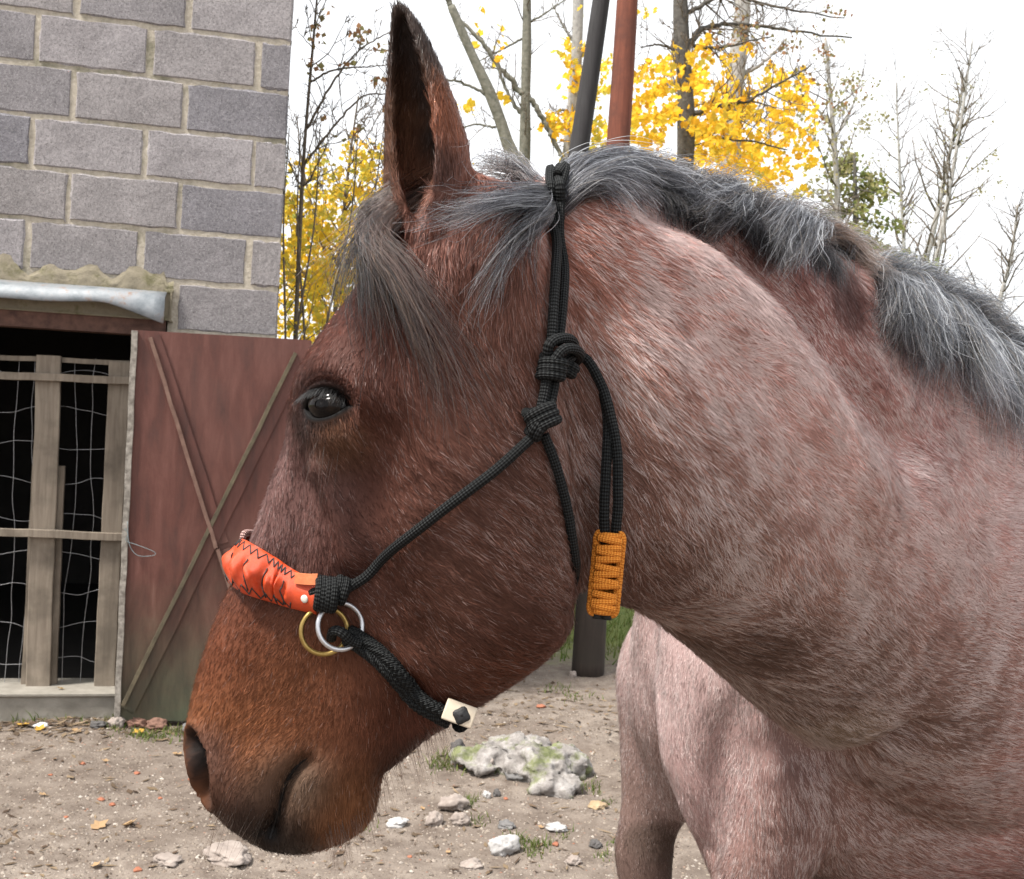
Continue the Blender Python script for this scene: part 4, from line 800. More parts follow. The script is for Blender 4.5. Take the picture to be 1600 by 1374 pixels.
# px, py, reach (m), coat colour incl. painted light (sRGB), share of white hairs, hair length (m), hair direction in the picture
zones = [
 (500, 560, .05, (92, 52, 42), .02, .007, (-.3, .9)), (590, 520, .05, (84, 46, 38), .02, .010, (-.1, 1)), (560, 640, .05, (96, 58, 46), .03, .008, (.6, .8)),
 (650, 620, .06, (98, 58, 48), .08, .012, (.45, .9)), (740, 560, .06, (104, 64, 53), .14, .016, (.55, .85)), (640, 780, .06, (96, 58, 48), .08, .011, (1, .2)),
 (720, 720, .06, (110, 70, 57), .14, .014, (.8, .6)), (800, 650, .06, (118, 80, 68), .2, .018, (.6, .8)), (720, 880, .07, (110, 72, 58), .16, .012, (1, .2)),
 (820, 840, .07, (118, 82, 70), .24, .016, (.85, .5)), (700, 1010, .06, (96, 62, 50), .10, .010, (1, .4)), (820, 960, .06, (98, 62, 52), .12, .014, (.8, .6)),
 (800, 1050, .04, (110, 60, 40), .05, .012, (.9, .5)), (430, 780, .05, (132, 98, 94), .22, .006, (-.3, .95)), (480, 830, .04, (120, 86, 80), .16, .006, (-.1, 1)), (540, 790, .05, (76, 45, 38), .03, .008, (.1, 1)),  # nose ridge zones lightened as a painted sheen
 (560, 900, .05, (92, 56, 46), .08, .008, (.7, .5)), (400, 960, .04, (98, 54, 40), .02, .006, (-.3, .95)), (360, 1030, .04, (122, 68, 46), .02, .006, (-.4, .9)),
 (450, 1040, .05, (128, 78, 50), .02, .007, (-.6, .8)), (390, 1130, .05, (150, 92, 56), .02, .006, (-.75, .65)), (500, 1120, .05, (130, 78, 54), .02, .008, (-.3, .95)),
 (560, 1040, .05, (100, 58, 42), .03, .009, (.2, 1)), (640, 1110, .04, (92, 50, 38), .02, .012, (.2, 1)), (610, 1190, .03, (62, 32, 26), 0, .014, (.1, 1)), (560, 1250, .035, (132, 84, 52), .02, .011, (.15, 1)),
 (330, 1180, .018, (118, 84, 72), .04, .004, (-.4, .9)), (380, 1270, .022, (48, 36, 32), 0, .004, (-.5, .8)), (345, 1230, .018, (84, 56, 44), 0, .004, (-.5, .8)), (440, 1290, .022, (50, 40, 34), 0, .004, (-.1, 1)), (470, 1215, .022, (92, 80, 68), .04, .004, (-.2, 1)), (425, 1230, .02, (96, 72, 58), .03, .004, (-.5, .8)),
 (500, 615, .020, (46, 32, 30), 0, .003, (.3, .9)), (480, 665, .016, (44, 34, 32), 0, .003, (0, 1)), (525, 690, .020, (126, 88, 62), .03, .005, (.5, .8)), (500, 735, .03, (88, 62, 58), .06, .006, (-.1, 1)),
 (718, 215, .026, (138, 80, 54), .02, .012, (.0, -1)), (668, 150, .012, (34, 28, 27), .0, .012, (.1, -1)), (680, 220, .012, (36, 29, 27), 0, .012, (.1, -1)), (690, 275, .016, (62, 42, 36), .02, .012, (0, -1)), (645, 180, .030, (98, 66, 48), .02, .011, (.15, -1)), (640, 80, .03, (56, 42, 36), .02, .010, (-.05, -1)), (632, 290, .03, (104, 70, 52), .02, .012, (-.1, -1)),
 (690, 345, .035, (140, 92, 80), .12, .020, (-.15, 1)), (740, 310, .04, (142, 96, 84), .15, .024, (.1, 1)), (770, 420, .05, (126, 80, 66), .10, .022, (-.2, 1)), (680, 440, .04, (92, 56, 46), .04, .016, (0, 1)), (820, 500, .05, (130, 88, 74), .16, .022, (.2, 1)),
 (905, 400, .05, (170, 106, 86), .30, .022, (.6, .8)), (1000, 390, .06, (206, 150, 138), .58, .022, (.95, .3)), (1100, 480, .07, (208, 156, 145), .6, .022, (.95, .35)), (1200, 580, .07, (210, 160, 150), .6, .022, (.95, .4)),  # neck top lightened, lower neck zones below darkened: painted light and shade
 (950, 500, .06, (160, 112, 98), .36, .024, (.6, .8)), (1040, 600, .07, (150, 106, 92), .36, .024, (.75, .66)), (900, 620, .05, (136, 96, 82), .26, .026, (.5, .87)), (980, 740, .06, (108, 78, 68), .20, .028, (.45, .9)), (1100, 740, .07, (148, 108, 94), .36, .026, (.75, .66)),
 (960, 900, .05, (108, 76, 67), .18, .028, (.0, 1)), (1050, 880, .06, (108, 82, 72), .20, .028, (.5, .87)), (1180, 880, .07, (140, 106, 92), .32, .026, (.8, .6)), (1300, 750, .07, (212, 164, 154), .55, .022, (.9, .42)), (1430, 800, .07, (214, 168, 160), .55, .022, (.95, .35)), (1540, 800, .08, (206, 158, 150), .55, .022, (.95, .3)),
 (1350, 900, .08, (160, 120, 106), .42, .024, (.85, .5)), (1500, 980, .08, (168, 128, 116), .45, .024, (.9, .4)), (1180, 1020, .06, (102, 79, 69), .20, .026, (.7, .7)), (1320, 1060, .07, (112, 88, 77), .24, .026, (.8, .6)), (1450, 1120, .07, (120, 92, 80), .30, .026, (.8, .55)), (1320, 1150, .03, (132, 112, 92), .35, .018, (.8, .5)),
 (1400, 1250, .07, (136, 100, 88), .35, .024, (.8, .5)), (1250, 1250, .06, (136, 102, 94), .35, .020, (.35, .93)), (1160, 1180, .05, (172, 140, 136), .44, .014, (.0, 1)), (1060, 1060, .06, (190, 162, 159), .52, .012, (.05, 1)), (1110, 1260, .04, (186, 152, 148), .42, .012, (.1, 1)),
 (980, 1040, .05, (172, 146, 142), .44, .012, (.02, 1)), (990, 1180, .05, (136, 112, 105), .26, .012, (0, 1)), (962, 1312, .010, (62, 53, 50), .06, .010, (0, 1)), (1010, 1320, .02, (104, 86, 78), .15, .01, (0, 1)), (985, 1240, .03, (136, 112, 104), .28, .012, (0, 1)), (985, 1370, .03, (120, 98, 90), .2, .01, (0, 1)),
 (1120, 372, .03, (132, 84, 74), .22, .020, (.8, .6)), (1240, 470, .04, (146, 94, 86), .30, .020, (.8, .6)), (1360, 600, .04, (160, 108, 100), .34, .020, (.8, .6)), (1180, 372, .022, (74, 52, 48), .06, .018, (.5, .8)), (1320, 470, .025, (90, 62, 58), .08, .018, (.4, .9)), (1460, 690, .04, (172, 122, 116), .40, .022, (.85, .5)),  # shade beside the mane painted into the coat
]
ZP, ZR, ZC, ZW, ZL, ZD = [], [], [], [], [], []
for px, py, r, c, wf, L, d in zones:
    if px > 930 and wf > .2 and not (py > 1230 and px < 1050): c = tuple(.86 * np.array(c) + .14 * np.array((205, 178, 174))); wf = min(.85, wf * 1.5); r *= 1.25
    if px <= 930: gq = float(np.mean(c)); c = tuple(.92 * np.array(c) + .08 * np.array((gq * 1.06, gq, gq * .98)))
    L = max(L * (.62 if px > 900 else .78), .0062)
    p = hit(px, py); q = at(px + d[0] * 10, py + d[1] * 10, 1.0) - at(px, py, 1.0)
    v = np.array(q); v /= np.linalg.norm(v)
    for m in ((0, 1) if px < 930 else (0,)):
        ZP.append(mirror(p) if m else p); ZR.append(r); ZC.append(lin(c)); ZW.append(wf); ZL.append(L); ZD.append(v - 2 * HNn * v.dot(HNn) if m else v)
# rest of the animal
for b, sd_, z, r, c, wf, L, d in [(.6, .28, 1.1, .3, (190, 140, 130), .5, .02, -FW), (1.1, .3, .95, .35, (180, 135, 126), .5, .02, -FW), (1.5, .2, 1.05, .3, (180, 135, 126), .5, .02, -FW * .5 - UP), (.6, -.28, 1.1, .3, (190, 140, 130), .5, .02, -FW), (1.1, -.3, .95, .35, (180, 135, 126), .5, .02, -FW), (1.5, -.2, 1.05, .3, (180, 135, 126), .5, .02, -FW * .5 - UP),
      (.15, .2, .66, .08, (150, 118, 110), .35, .012, -UP), (.13, .17, .50, .08, (58, 52, 50), .05, .010, -UP), (.13, .17, .25, .2, (24, 22, 22), 0, .010, -UP), (.08, -.17, .24, .11, (24, 22, 22), 0, .010, -UP), (1.5, .17, .35, .2, (24, 22, 22), 0, .010, -UP), (1.5, -.17, .35, .2, (24, 22, 22), 0, .010, -UP), (.9, 0, .62, .3, (120, 90, 84), .3, .014, -FW)]:
    ZP.append(bf(b, sd_, z)); ZR.append(r); ZC.append(lin(c)); ZW.append(wf); ZL.append(L); ZD.append(np.array(d) / np.linalg.norm(d))
ZP, ZR, ZC, ZW, ZL, ZD = map(np.array, (ZP, ZR, ZC, ZW, ZL, ZD))
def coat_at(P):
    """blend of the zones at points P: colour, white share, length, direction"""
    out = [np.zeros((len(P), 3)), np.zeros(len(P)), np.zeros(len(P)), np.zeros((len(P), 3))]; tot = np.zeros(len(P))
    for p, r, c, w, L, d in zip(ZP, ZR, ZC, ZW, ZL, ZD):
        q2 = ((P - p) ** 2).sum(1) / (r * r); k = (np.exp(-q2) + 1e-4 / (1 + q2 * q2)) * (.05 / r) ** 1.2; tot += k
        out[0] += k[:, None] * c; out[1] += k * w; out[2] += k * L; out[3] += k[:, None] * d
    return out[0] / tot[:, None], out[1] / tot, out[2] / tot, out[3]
def wobble(P, scale, seed):
    """smooth 3-component pseudo noise in about -1..1"""
    g = np.random.default_rng(seed); o = np.zeros((len(P), 3))
    for _ in range(7):
        k = g.normal(size=(3, 3)) / scale; o += np.sin(P @ k.T + g.uniform(0, 6.28, 3))
    return o / 3.2
# bare, dark skin: lids, lips; the nostril is blackened as painted cavity shade
def bare(P):
    m = np.zeros(len(P))
    for sg in (0, 1):
        e = mirror(EYE) if sg else EYE
        m = np.maximum(m, np.exp(-(((P - e) ** 2).sum(1) / .0165 ** 2) ** 2))
        for px, py, r in ((475, 1192, .004), (467, 1198, .0045), (460, 1205, .0045), (454, 1213, .0045), (448, 1222, .0045), (444, 1232, .005), (441, 1242, .005), (438, 1252, .0055), (436, 1262, .006), (433, 1272, .006), (430, 1282, .007), (427, 1292, .008), (424, 1302, .010), (405, 1302, .008)):
            c = hit(px, py); c = mirror(c) if sg else c
            m = np.maximum(m, np.exp(-((P - c) ** 2).sum(1) / r ** 2))
    return m
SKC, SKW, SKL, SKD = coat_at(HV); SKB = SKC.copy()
BR = np.maximum(bare(HV), NMASK)[:, None]  # NMASK paints in the dark of the nostril cavity
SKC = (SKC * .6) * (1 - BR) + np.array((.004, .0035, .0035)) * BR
hoofm = (HV[:, 2] < .065)
SKC[hoofm] = (.03, .027, .025)
msk, n_, p_ = mat_new('horse_skin')
a_ = N(n_, 'ShaderNodeAttribute'); a_.attribute_name = 'coat'
n_.links.new(a_.outputs['Color'], p_.inputs['Base Color']); p_.inputs['Roughness'].default_value = .6; p_.inputs['Specular IOR Level'].default_value = .12
tx = noise_t(n_, texco(n_), 420, 3); bump(n_, p_, tx.outputs[0], .25, .001)
horse = empty('horse', tuple(bf(.6, 0, 0)))
tag(horse, 'bay roan horse wearing a black rope halter, head in profile', 'horse')
body = mesh_np('body', HV, HF, msk, horse)
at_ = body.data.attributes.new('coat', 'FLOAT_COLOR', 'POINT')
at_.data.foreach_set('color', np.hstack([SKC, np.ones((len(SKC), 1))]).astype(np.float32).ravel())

# ------------------------------------------------------------------ hair strands
def hair_mat(name, rough=.35, rad=.55):
    m = bpy.data.materials.new(name); m.use_nodes = True; n = m.node_tree; n.nodes.clear()
    o = n.nodes.new('ShaderNodeOutputMaterial'); h = n.nodes.new('ShaderNodeBsdfHairPrincipled'); h.model = 'CHIANG'; h.parametrization = 'COLOR'
    a = N(n, 'ShaderNodeAttribute'); a.attribute_name = 'hair_color'
    n.links.new(a.outputs['Color'], h.inputs['Color']); h.inputs['Roughness'].default_value = rough; h.inputs['Radial Roughness'].default_value = rad
    n.links.new(h.outputs[0], o.inputs['Surface']); return m
def fur_mat(name, rough=.5, spec=.18):
    """short coat: each hair lit by the way the skin under it faces"""
    m, n, p = mat_new(name)
    a = N(n, 'ShaderNodeAttribute'); a.attribute_name = 'hair_color'; b = N(n, 'ShaderNodeAttribute'); b.attribute_name = 'lie'
    n.links.new(a.outputs['Color'], p.inputs['Base Color']); n.links.new(b.outputs['Vector'], p.inputs['Normal'])
    p.inputs['Roughness'].default_value = rough; p.inputs['Specular IOR Level'].default_value = spec
    return m
def strands(name, P, R, Cc, mat, parent, lie=None):
    """P (n,k,3) points, R (n,k) radii, Cc (n,3) colours -> one hair object"""
    n, k = P.shape[:2]
    cu = bpy.data.hair_curves.new(name); cu.add_curves([k] * n)
    cu.attributes['position'].data.foreach_set('vector', np.ascontiguousarray(P, np.float32).ravel())
    ra = cu.attributes.get('radius') or cu.attributes.new('radius', 'FLOAT', 'POINT')
    ra.data.foreach_set('value', np.ascontiguousarray(R, np.float32).ravel())
    ca = cu.attributes.new('hair_color', 'FLOAT_COLOR', 'CURVE')
    ca.data.foreach_set('color', np.hstack([np.clip(Cc, .002, .95), np.ones((n, 1))]).astype(np.float32).ravel())
    if lie is not None:
        la = cu.attributes.new('lie', 'FLOAT_VECTOR', 'CURVE'); la.data.foreach_set('vector', np.ascontiguousarray(lie, np.float32).ravel())
    o = bpy.data.objects.new(name, cu); COL.objects.link(o); cu.materials.append(mat)
    o.parent = parent; o.matrix_parent_inverse = parent_inv(parent)
    return o
NCOAT = 600000
Q0, Q1, Q2, Q3 = (HV[HF[:, c]] for c in range(4))
area = np.linalg.norm(np.cross(Q2 - Q0, Q3 - Q1), axis=1) / 2
cen = (Q0 + Q1 + Q2 + Q3) / 4; fn = np.cross(Q2 - Q0, Q3 - Q1); fn /= np.linalg.norm(fn, axis=1)[:, None] + 1e-12
vd = np.array(CAM) - cen; vl = np.linalg.norm(vd, axis=1); face = (fn * vd).sum(1) / vl
dens = np.where(face > -.25, 1.0, .22) / np.maximum(vl, .9) ** 1.6
behind = ((cen - BO) @ -FW > .75) | (cen[:, 2] < .40); dens[behind] *= .5
nmf = NMASK[HF].mean(1); dens *= (1 - .985 * bare(cen)) * (nmf < .12) * (cen[:, 2] > .065)
pr = area * dens; pr /= pr.sum()
fi = RNG.choice(len(HF), NCOAT, p=pr); uu = RNG.random((NCOAT, 2, 1))
RT = (Q0[fi] * (1 - uu[:, 0]) + Q1[fi] * uu[:, 0]) * (1 - uu[:, 1]) + (Q3[fi] * (1 - uu[:, 0]) + Q2[fi] * uu[:, 0]) * uu[:, 1]
vn = HNRM[HF[fi]].mean(1); vn /= np.linalg.norm(vn, axis=1)[:, None]
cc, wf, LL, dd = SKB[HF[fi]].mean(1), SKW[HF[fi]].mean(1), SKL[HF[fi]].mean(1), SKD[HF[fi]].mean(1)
dd = dd / (np.linalg.norm(dd, axis=1)[:, None] + 1e-9)
dd0 = dd.copy(); dd = dd + .20 * wobble(RT, .05, 3) + .09 * wobble(RT, .014, 4) + RNG.normal(size=dd.shape) * .10
dd -= vn * (dd * vn).sum(1)[:, None]; dd /= np.linalg.norm(dd, axis=1)[:, None] + 1e-9
LL = LL * RNG.uniform(.65, 1.25, NCOAT)
ndist = np.sqrt(np.min([((RT - c) ** 2).sum(1) for c in list(NOSL) + [mirror(c) for c in NOSL]], axis=0)); LL = LL * np.clip((ndist - .008) / .02, .35, 1)
# locks: tips drawn towards jittered cell centres
cs = .0055
ck = np.floor(RT / cs); cj = np.sin(ck @ np.array((12.98, 78.23, 37.7))[:, None] * np.array([1., 1.37, 2.11])) * 43758.5; cj -= np.floor(cj)
ctr = (ck + cj) * cs; pull = (ctr - RT); pull -= vn * (pull * vn).sum(1)[:, None]
lockv = cj[:, 0]
lift = RNG.uniform(.10, .30, NCOAT) + .10 * wobble(RT, .02, 5)[:, 0]
sK = np.linspace(0, 1, 5)[None, :, None]
PT = RT[:, None] + LL[:, None, None] * (dd[:, None] * sK + vn[:, None] * (lift[:, None, None] * sK - .12 * sK ** 2)) + pull[:, None] * sK * np.clip(LL * 45, .1, .75)[:, None, None]
PT += (RNG.normal(size=(NCOAT, 1, 3)) * .0012 + 0) * sK ** 2
PT -= vn[:, None] * .0002
RD = np.array([.00027, .00027, .00024, .00018, .00006])[None] * RNG.uniform(.8, 1.25, NCOAT)[:, None] * np.clip(.55 + LL * 22, .6, 1.15)[:, None]
# roan: a share of white hairs, in streaks that run with the hair; the rest darker or redder
ST = RT - .82 * dd0 * (dd0 * (RT - np.array(HP0))).sum(1)[:, None]
streak = wobble(ST, .0035, 21)[:, 0] * .6 + wobble(ST, .008, 22)[:, 1] * .3
drift = streak + wobble(RT, .06, 9)[:, 1] * .12 + (lockv - .5) * .5
pw = np.clip(wf * (1 + 1.1 * drift), 0, 1); isw = RNG.random(NCOAT) < pw
tone = np.exp(RNG.normal(0, .20, NCOAT) + .24 * drift)
hc = cc * tone[:, None]
wc = np.array((.72, .62, .60))[None] * RNG.uniform(.7, 1.1, NCOAT)[:, None]
hk = np.clip((wf - .15) / .2, 0, 1)[:, None] * .42 + .22
hc = np.where(isw[:, None], (1 - hk) * cc * 1.15 + hk * wc, hc)
HGAIN = (.86 + .16 * np.clip((RT[:, 0] - .06) / .08, 0, 1))[:, None]
lie = vn + dd * .15 + RNG.normal(size=vn.shape) * .16 + .14 * wobble(ST, .004, 23); lie /= np.linalg.norm(lie, axis=1)[:, None]
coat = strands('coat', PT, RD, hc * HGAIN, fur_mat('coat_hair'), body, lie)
coat['kind'] = 'stuff'
# ------------------------------------------------------------------ mane, forelock, lashes, whiskers
CRX = [s[0][0] for s in neck_st]; CRD = [s[2] for s in neck_st]
DARK = .33
def gpt(px, py, off):
    d = ray(px, py).normalized(); loc, nr, i, t = HB.ray_cast(CAM, d)
    if loc is None or loc.y > 1.9:
        y = float(np.interp(px, CRX, CRD)) if px > 735 else 0.965
        p = at(px, py, y - off * .3); 
        return np.array(p)
    if nr.dot(d) > 0: nr = -nr
    return np.array(loc + nr * off)
def guide(pts, off, k=10):
    n = len(pts); o = np.interp(np.linspace(0, 1, n), np.linspace(0, 1, len(off)), off)
    return cr([gpt(p[0], p[1], q) for p, q in zip(pts, o)], k)
def tuft(out, guides, n, spread=.006, frizz=.004, lens=(.6, 1.15), cols=None, rad=.00022, fan=.5, locks=14):
    """strands between neighbouring guides, gathered in locks"""
    G = np.array(guides); g = np.random.default_rng(len(out) * 7 + 5); k = G.shape[1]
    t = g.random(n) * (len(G) - 1) if len(G) > 1 else np.zeros(n)
    lk = g.integers(0, locks, n); tl = g.random(locks) * (len(G) - 1 if len(G) > 1 else 0)
    near = np.abs(t[:, None] - tl[None]); lk = near.argmin(1); tt = tl[lk]
    def ev(t):
        i = np.minimum(t.astype(int), max(len(G) - 2, 0)); f = (t - i)[:, None, None]
        return G[i] * (1 - f) + (G[np.minimum(i + 1, len(G) - 1)]) * f
    s = np.linspace(0, 1, k)[None, :, None]
    A, B = ev(t), ev(tt)
    P = A * (1 - .78 * s) + B * (.78 * s)
    P = P + g.normal(size=(n, 1, 3)) * spread * (.6 + .7 * s)
    lkd = g.normal(size=(locks, 3)) * fan * .02; P = P + lkd[lk][:, None] * s ** 1.5
    ph = g.uniform(0, 6.28, (n, 1, 3)); fq = g.uniform(2, 7, (n, 1, 3))
    P = P + frizz * s ** 1.2 * np.sin(fq * s * 2 + ph) * g.uniform(.3, 1.6, (n, 1, 1)) + g.normal(size=(n, 1, 3)) * frizz * s ** 2 * 1.2
    L = g.uniform(*lens, (n, 1))                # shorten or stretch by re-sampling along the strand
    x = np.clip(np.linspace(0, 1, k)[None] * L, 0, 1.0) * (k - 1); i = np.minimum(x.astype(int), k - 2); f = (x - i)[..., None]
    P = np.take_along_axis(P, i[..., None].repeat(3, 2), 1) * (1 - f) + np.take_along_axis(P, (i + 1)[..., None].repeat(3, 2), 1) * f
    R = rad * np.interp(np.linspace(0, 1, k), [0, .7, 1], [1, .9, .35])[None] * g.uniform(.7, 1.3, (n, 1))
    cols = cols or [((.018, .018, .021), .62), ((.055, .055, .062), .24), ((.20, .20, .22), .10), ((.10, .065, .05), .04)]
    c = np.array([q[0] for q in cols]); w = np.array([q[1] for q in cols]); ci = g.choice(len(c), n, p=w / w.sum()); R = R * np.where(c[ci].mean(1) > .18, 1.45, 1.0)[:, None]
    out.append((P, R, np.where(c[ci].mean(1, keepdims=True) > .18, .8, DARK) * c[ci] * g.uniform(.7, 1.4, (n, 1))))
def build_tufts(name, out, mat, parent):
    return strands(name, np.vstack([o[0] for o in out]), np.vstack([o[1] for o in out]), np.vstack([o[2] for o in out]), mat, parent)
MANE = hair_mat('mane_hair', .32, .45)
MANE.node_tree.nodes['Principled Hair BSDF'].inputs['IOR'].default_value = 1.38
silver = [((.02, .02, .024), .42), ((.07, .072, .085), .30), ((.30, .31, .34), .20), ((.14, .10, .07), .08)]
mane = []
O1 = (.0, .012, .016, .012, .006)
# swept back behind the crown strap
tuft(mane, [guide(g_, O1) for g_ in ([(858, 292), (890, 262), (945, 246), (1000, 256), (1045, 285)], [(866, 300), (905, 268), (955, 258), (1005, 272), (1042, 300)], [(872, 312), (915, 282), (960, 276), (1008, 290), (1038, 315)],
     [(874, 325), (912, 300), (950, 294), (985, 306), (1008, 326)], [(870, 338), (895, 318), (925, 312), (955, 322), (975, 345)])], 3400, .005, .005, (.3, 1.1), silver, locks=22)
tuft(mane, [guide(g_, (.0, .008, .008, .004, .0)) for g_ in ([(880, 272), (930, 262), (985, 268), (1030, 282), (1075, 300)], [(960, 280), (1000, 284), (1040, 300), (1060, 318), (1075, 338)])], 2200, .006, .004, (.4, 1.0))
# crest tops, standing
for x0, x1, n in ((960, 1130, 1200), (1110, 1260, 1300), (1240, 1340, 550)):
    xs = np.linspace(x0, x1, 4); gs = []
    for x in xs:
        y = float(np.interp(x, CRX, [s[0][1] for s in neck_st])); gs.append(guide([(x - 6, y + 12), (x, y - 8), (x + 14, y - 24), (x + 36, y - 26), (x + 56, y - 8)], (0, .004, .002, 0, 0)))
    tuft(mane, gs, n, .006, .006, (.3, 1.1), cols=[((.03, .026, .026), .5), ((.12, .075, .06), .22), ((.26, .22, .20), .16), ((.07, .07, .08), .12)])
# dark roots lying along the crest
for x0, x1 in ((1020, 1180), (1160, 1300), (1365, 1460)):
    gs = []
    for x in np.linspace(x0, x1, 4):
        y = float(np.interp(x, CRX, [s[0][1] for s in neck_st])); gs.append(guide([(x, y + 4), (x + 4, y + 22), (x + 6, y + 42), (x + 8, y + 58), (x + 10, y + 74)], (0, .008, .010, .007, .003)))
    tuft(mane, gs, 1300, .007, .004, (.25, .8), cols=[((.014, .013, .014), .8), ((.04, .03, .03), .2)])
# locks flopping forward on the near side
O2 = (.002, .020, .026, .022, .016)
tuft(mane, [guide(g_, O2) for g_ in ([(1150, 305), (1122, 308), (1095, 318), (1072, 330), (1056, 340)], [(1185, 322), (1150, 318), (1115, 328), (1086, 342), (1064, 356)], [(1205, 335), (1170, 332), (1140, 342), (1115, 352), (1100, 362)])], 1700, .005, .006, (.35, 1.15), silver)
tuft(mane, [guide(g_, O2) for g_ in ([(1255, 352), (1228, 344), (1200, 356), (1180, 378), (1164, 408)], [(1275, 362), (1248, 354), (1222, 368), (1200, 390), (1186, 415)], [(1292, 378), (1270, 368), (1245, 378), (1225, 392), (1212, 408)])], 1800, .005, .007, (.35, 1.15), silver)
tuft(mane, [guide(g_, O2) for g_ in ([(1270, 362), (1298, 356), (1322, 372), (1345, 402), (1360, 434)], [(1290, 376), (1312, 376), (1330, 394), (1346, 420), (1356, 448)])], 700, .006, .007, (.4, 1.1), [((.20, .11, .075), .6), ((.32, .26, .22), .25), ((.05, .04, .04), .15)])
# long fall towards the withers
O3 = (.0, .022, .030, .026, .016)
gs = [guide(g_, O3) for g_ in ([(1372, 424), (1366, 434), (1356, 466), (1356, 500), (1364, 528)], [(1400, 446), (1388, 462), (1384, 500), (1388, 535), (1398, 562)], [(1430, 458), (1424, 480), (1420, 520), (1426, 560), (1440, 596)],
      [(1468, 474), (1466, 500), (1462, 545), (1470, 590), (1484, 628)], [(1508, 494), (1514, 525), (1512, 570), (1520, 612), (1534, 652)], [(1545, 522), (1556, 550), (1560, 590), (1568, 630), (1580, 664)], [(1590, 556), (1604, 585), (1610, 620), (1616, 655), (1622, 690)], [(1650, 590), (1668, 620), (1674, 655), (1680, 690), (1686, 720)])]
blue = [((.028, .030, .036), .42), ((.08, .085, .10), .30), ((.30, .31, .33), .18), ((.16, .12, .085), .10)]
tuft(mane, gs, 9000, .008, .008, (.3, 1.12), blue, locks=60, fan=1.1)
gs = [guide(g_, (0, .01, .01, .006, 0)) for g_ in ([(1355, 432), (1366, 412), (1386, 404), (1402, 412), (1414, 432)], [(1420, 462), (1436, 440), (1456, 436), (1474, 446), (1486, 462)], [(1495, 500), (1512, 478), (1534, 478), (1550, 494), (1562, 516)], [(1580, 560), (1600, 540), (1622, 545), (1640, 562), (1655, 585)])]
tuft(mane, gs, 3000, .008, .008, (.3, 1.1), blue, locks=30)
# in front of the crown strap
O4 = (.004, .014, .014, .012, .012)
tuft(mane, [guide(g_, O4) for g_ in ([(852, 302), (815, 312), (780, 336), (750, 368), (728, 400)], [(856, 312), (822, 330), (788, 352), (756, 384), (722, 420)], [(860, 325), (828, 350), (798, 375), (772, 408), (752, 445)])], 900, .004, .006, (.35, 1.15), silver, fan=1.2, locks=9, rad=.00019)
tuft(mane, [guide(g_, (.0, .01, .012, .012, .008)) for g_ in ([(850, 285), (825, 262), (795, 242), (768, 240), (755, 262)], [(842, 296), (815, 278), (790, 262), (770, 262), (762, 285)], [(835, 300), (812, 292), (792, 282), (778, 290), (772, 312)])], 300, .004, .006, (.4, 1.1), [((.05, .05, .055), .5), ((.16, .12, .11), .3), ((.32, .31, .32), .2)], fan=.8)
# the far side, thinner
for x in range(900, 1700, 50):
    y = float(np.interp(x, CRX, [s[0][1] for s in neck_st])); d0 = float(np.interp(x, CRX, CRD)); p = np.array(at(x, y, d0))
    gs = [cr([p + np.array((dx, 0.0, 0)), p + np.array((dx + .01, .02, .02)), p + np.array((dx + .02, .045, .0)), p + np.array((dx + .025, .06, -.04)), p + np.array((dx + .03, .07, -.08))], 10) for dx in (-.02, .02)]
    tuft(mane, gs, 700, .006, .005, (.4, 1.1))
build_tufts('mane', mane, MANE, horse)
fl = []
ctr0 = lambda px, py, s_: hp(px, py) + HNn * s_
def fguide(pts, offs, root):
    a = [root] + [gpt(p[0], p[1], o) for p, o in zip(pts, offs)]; return cr(a, 12)
R1, R2, R3 = ctr0(690, 268, .0), ctr0(700, 285, .015), ctr0(700, 300, .03)
fc = [((.005, .0045, .005), .70), ((.018, .014, .015), .17), ((.10, .055, .045), .11), ((.30, .28, .28), .02)]
tuft(fl, [fguide([(612, 322), (586, 364), (574, 415), (576, 470), (584, 520)], (.02, .012, .010, .008, .006), R1), fguide([(610, 336), (596, 378), (590, 440), (602, 505), (614, 555)], (.022, .018, .013, .010, .008), R1),
          fguide([(612, 352), (602, 398), (600, 460), (612, 525), (628, 585)], (.022, .02, .015, .010, .008), R2), fguide([(616, 372), (612, 415), (614, 475), (630, 540), (648, 600)], (.022, .02, .015, .010, .008), R2)],
     850, .0045, .006, (.25, .95), fc, locks=18, fan=.8, rad=.00017)
tuft(fl, [fguide([(618, 380), (626, 420), (642, 480), (678, 565), (706, 660)], (.024, .02, .015, .010, .008), R2), fguide([(622, 395), (640, 440), (672, 500), (705, 570), (722, 640)], (.022, .018, .014, .010, .008), R3)],
     520, .006, .006, (.5, 1.2), [((.10, .06, .05), .6), ((.03, .028, .03), .3), ((.24, .13, .08), .1)], locks=9, fan=1.3, rad=.00019)
tuft(fl, [fguide([(612, 318), (578, 350), (548, 395), (528, 445)], (.01, .0, .0, .0), R1), fguide([(625, 318), (595, 350), (568, 405), (556, 450)], (.01, .0, .0, .0), R1)], 260, .008, .006, (.4, 1.1), [((.07, .045, .04), .7), ((.2, .13, .09), .3)], locks=8, fan=1.2, rad=.00017)
build_tufts('forelock', fl, MANE, horse)
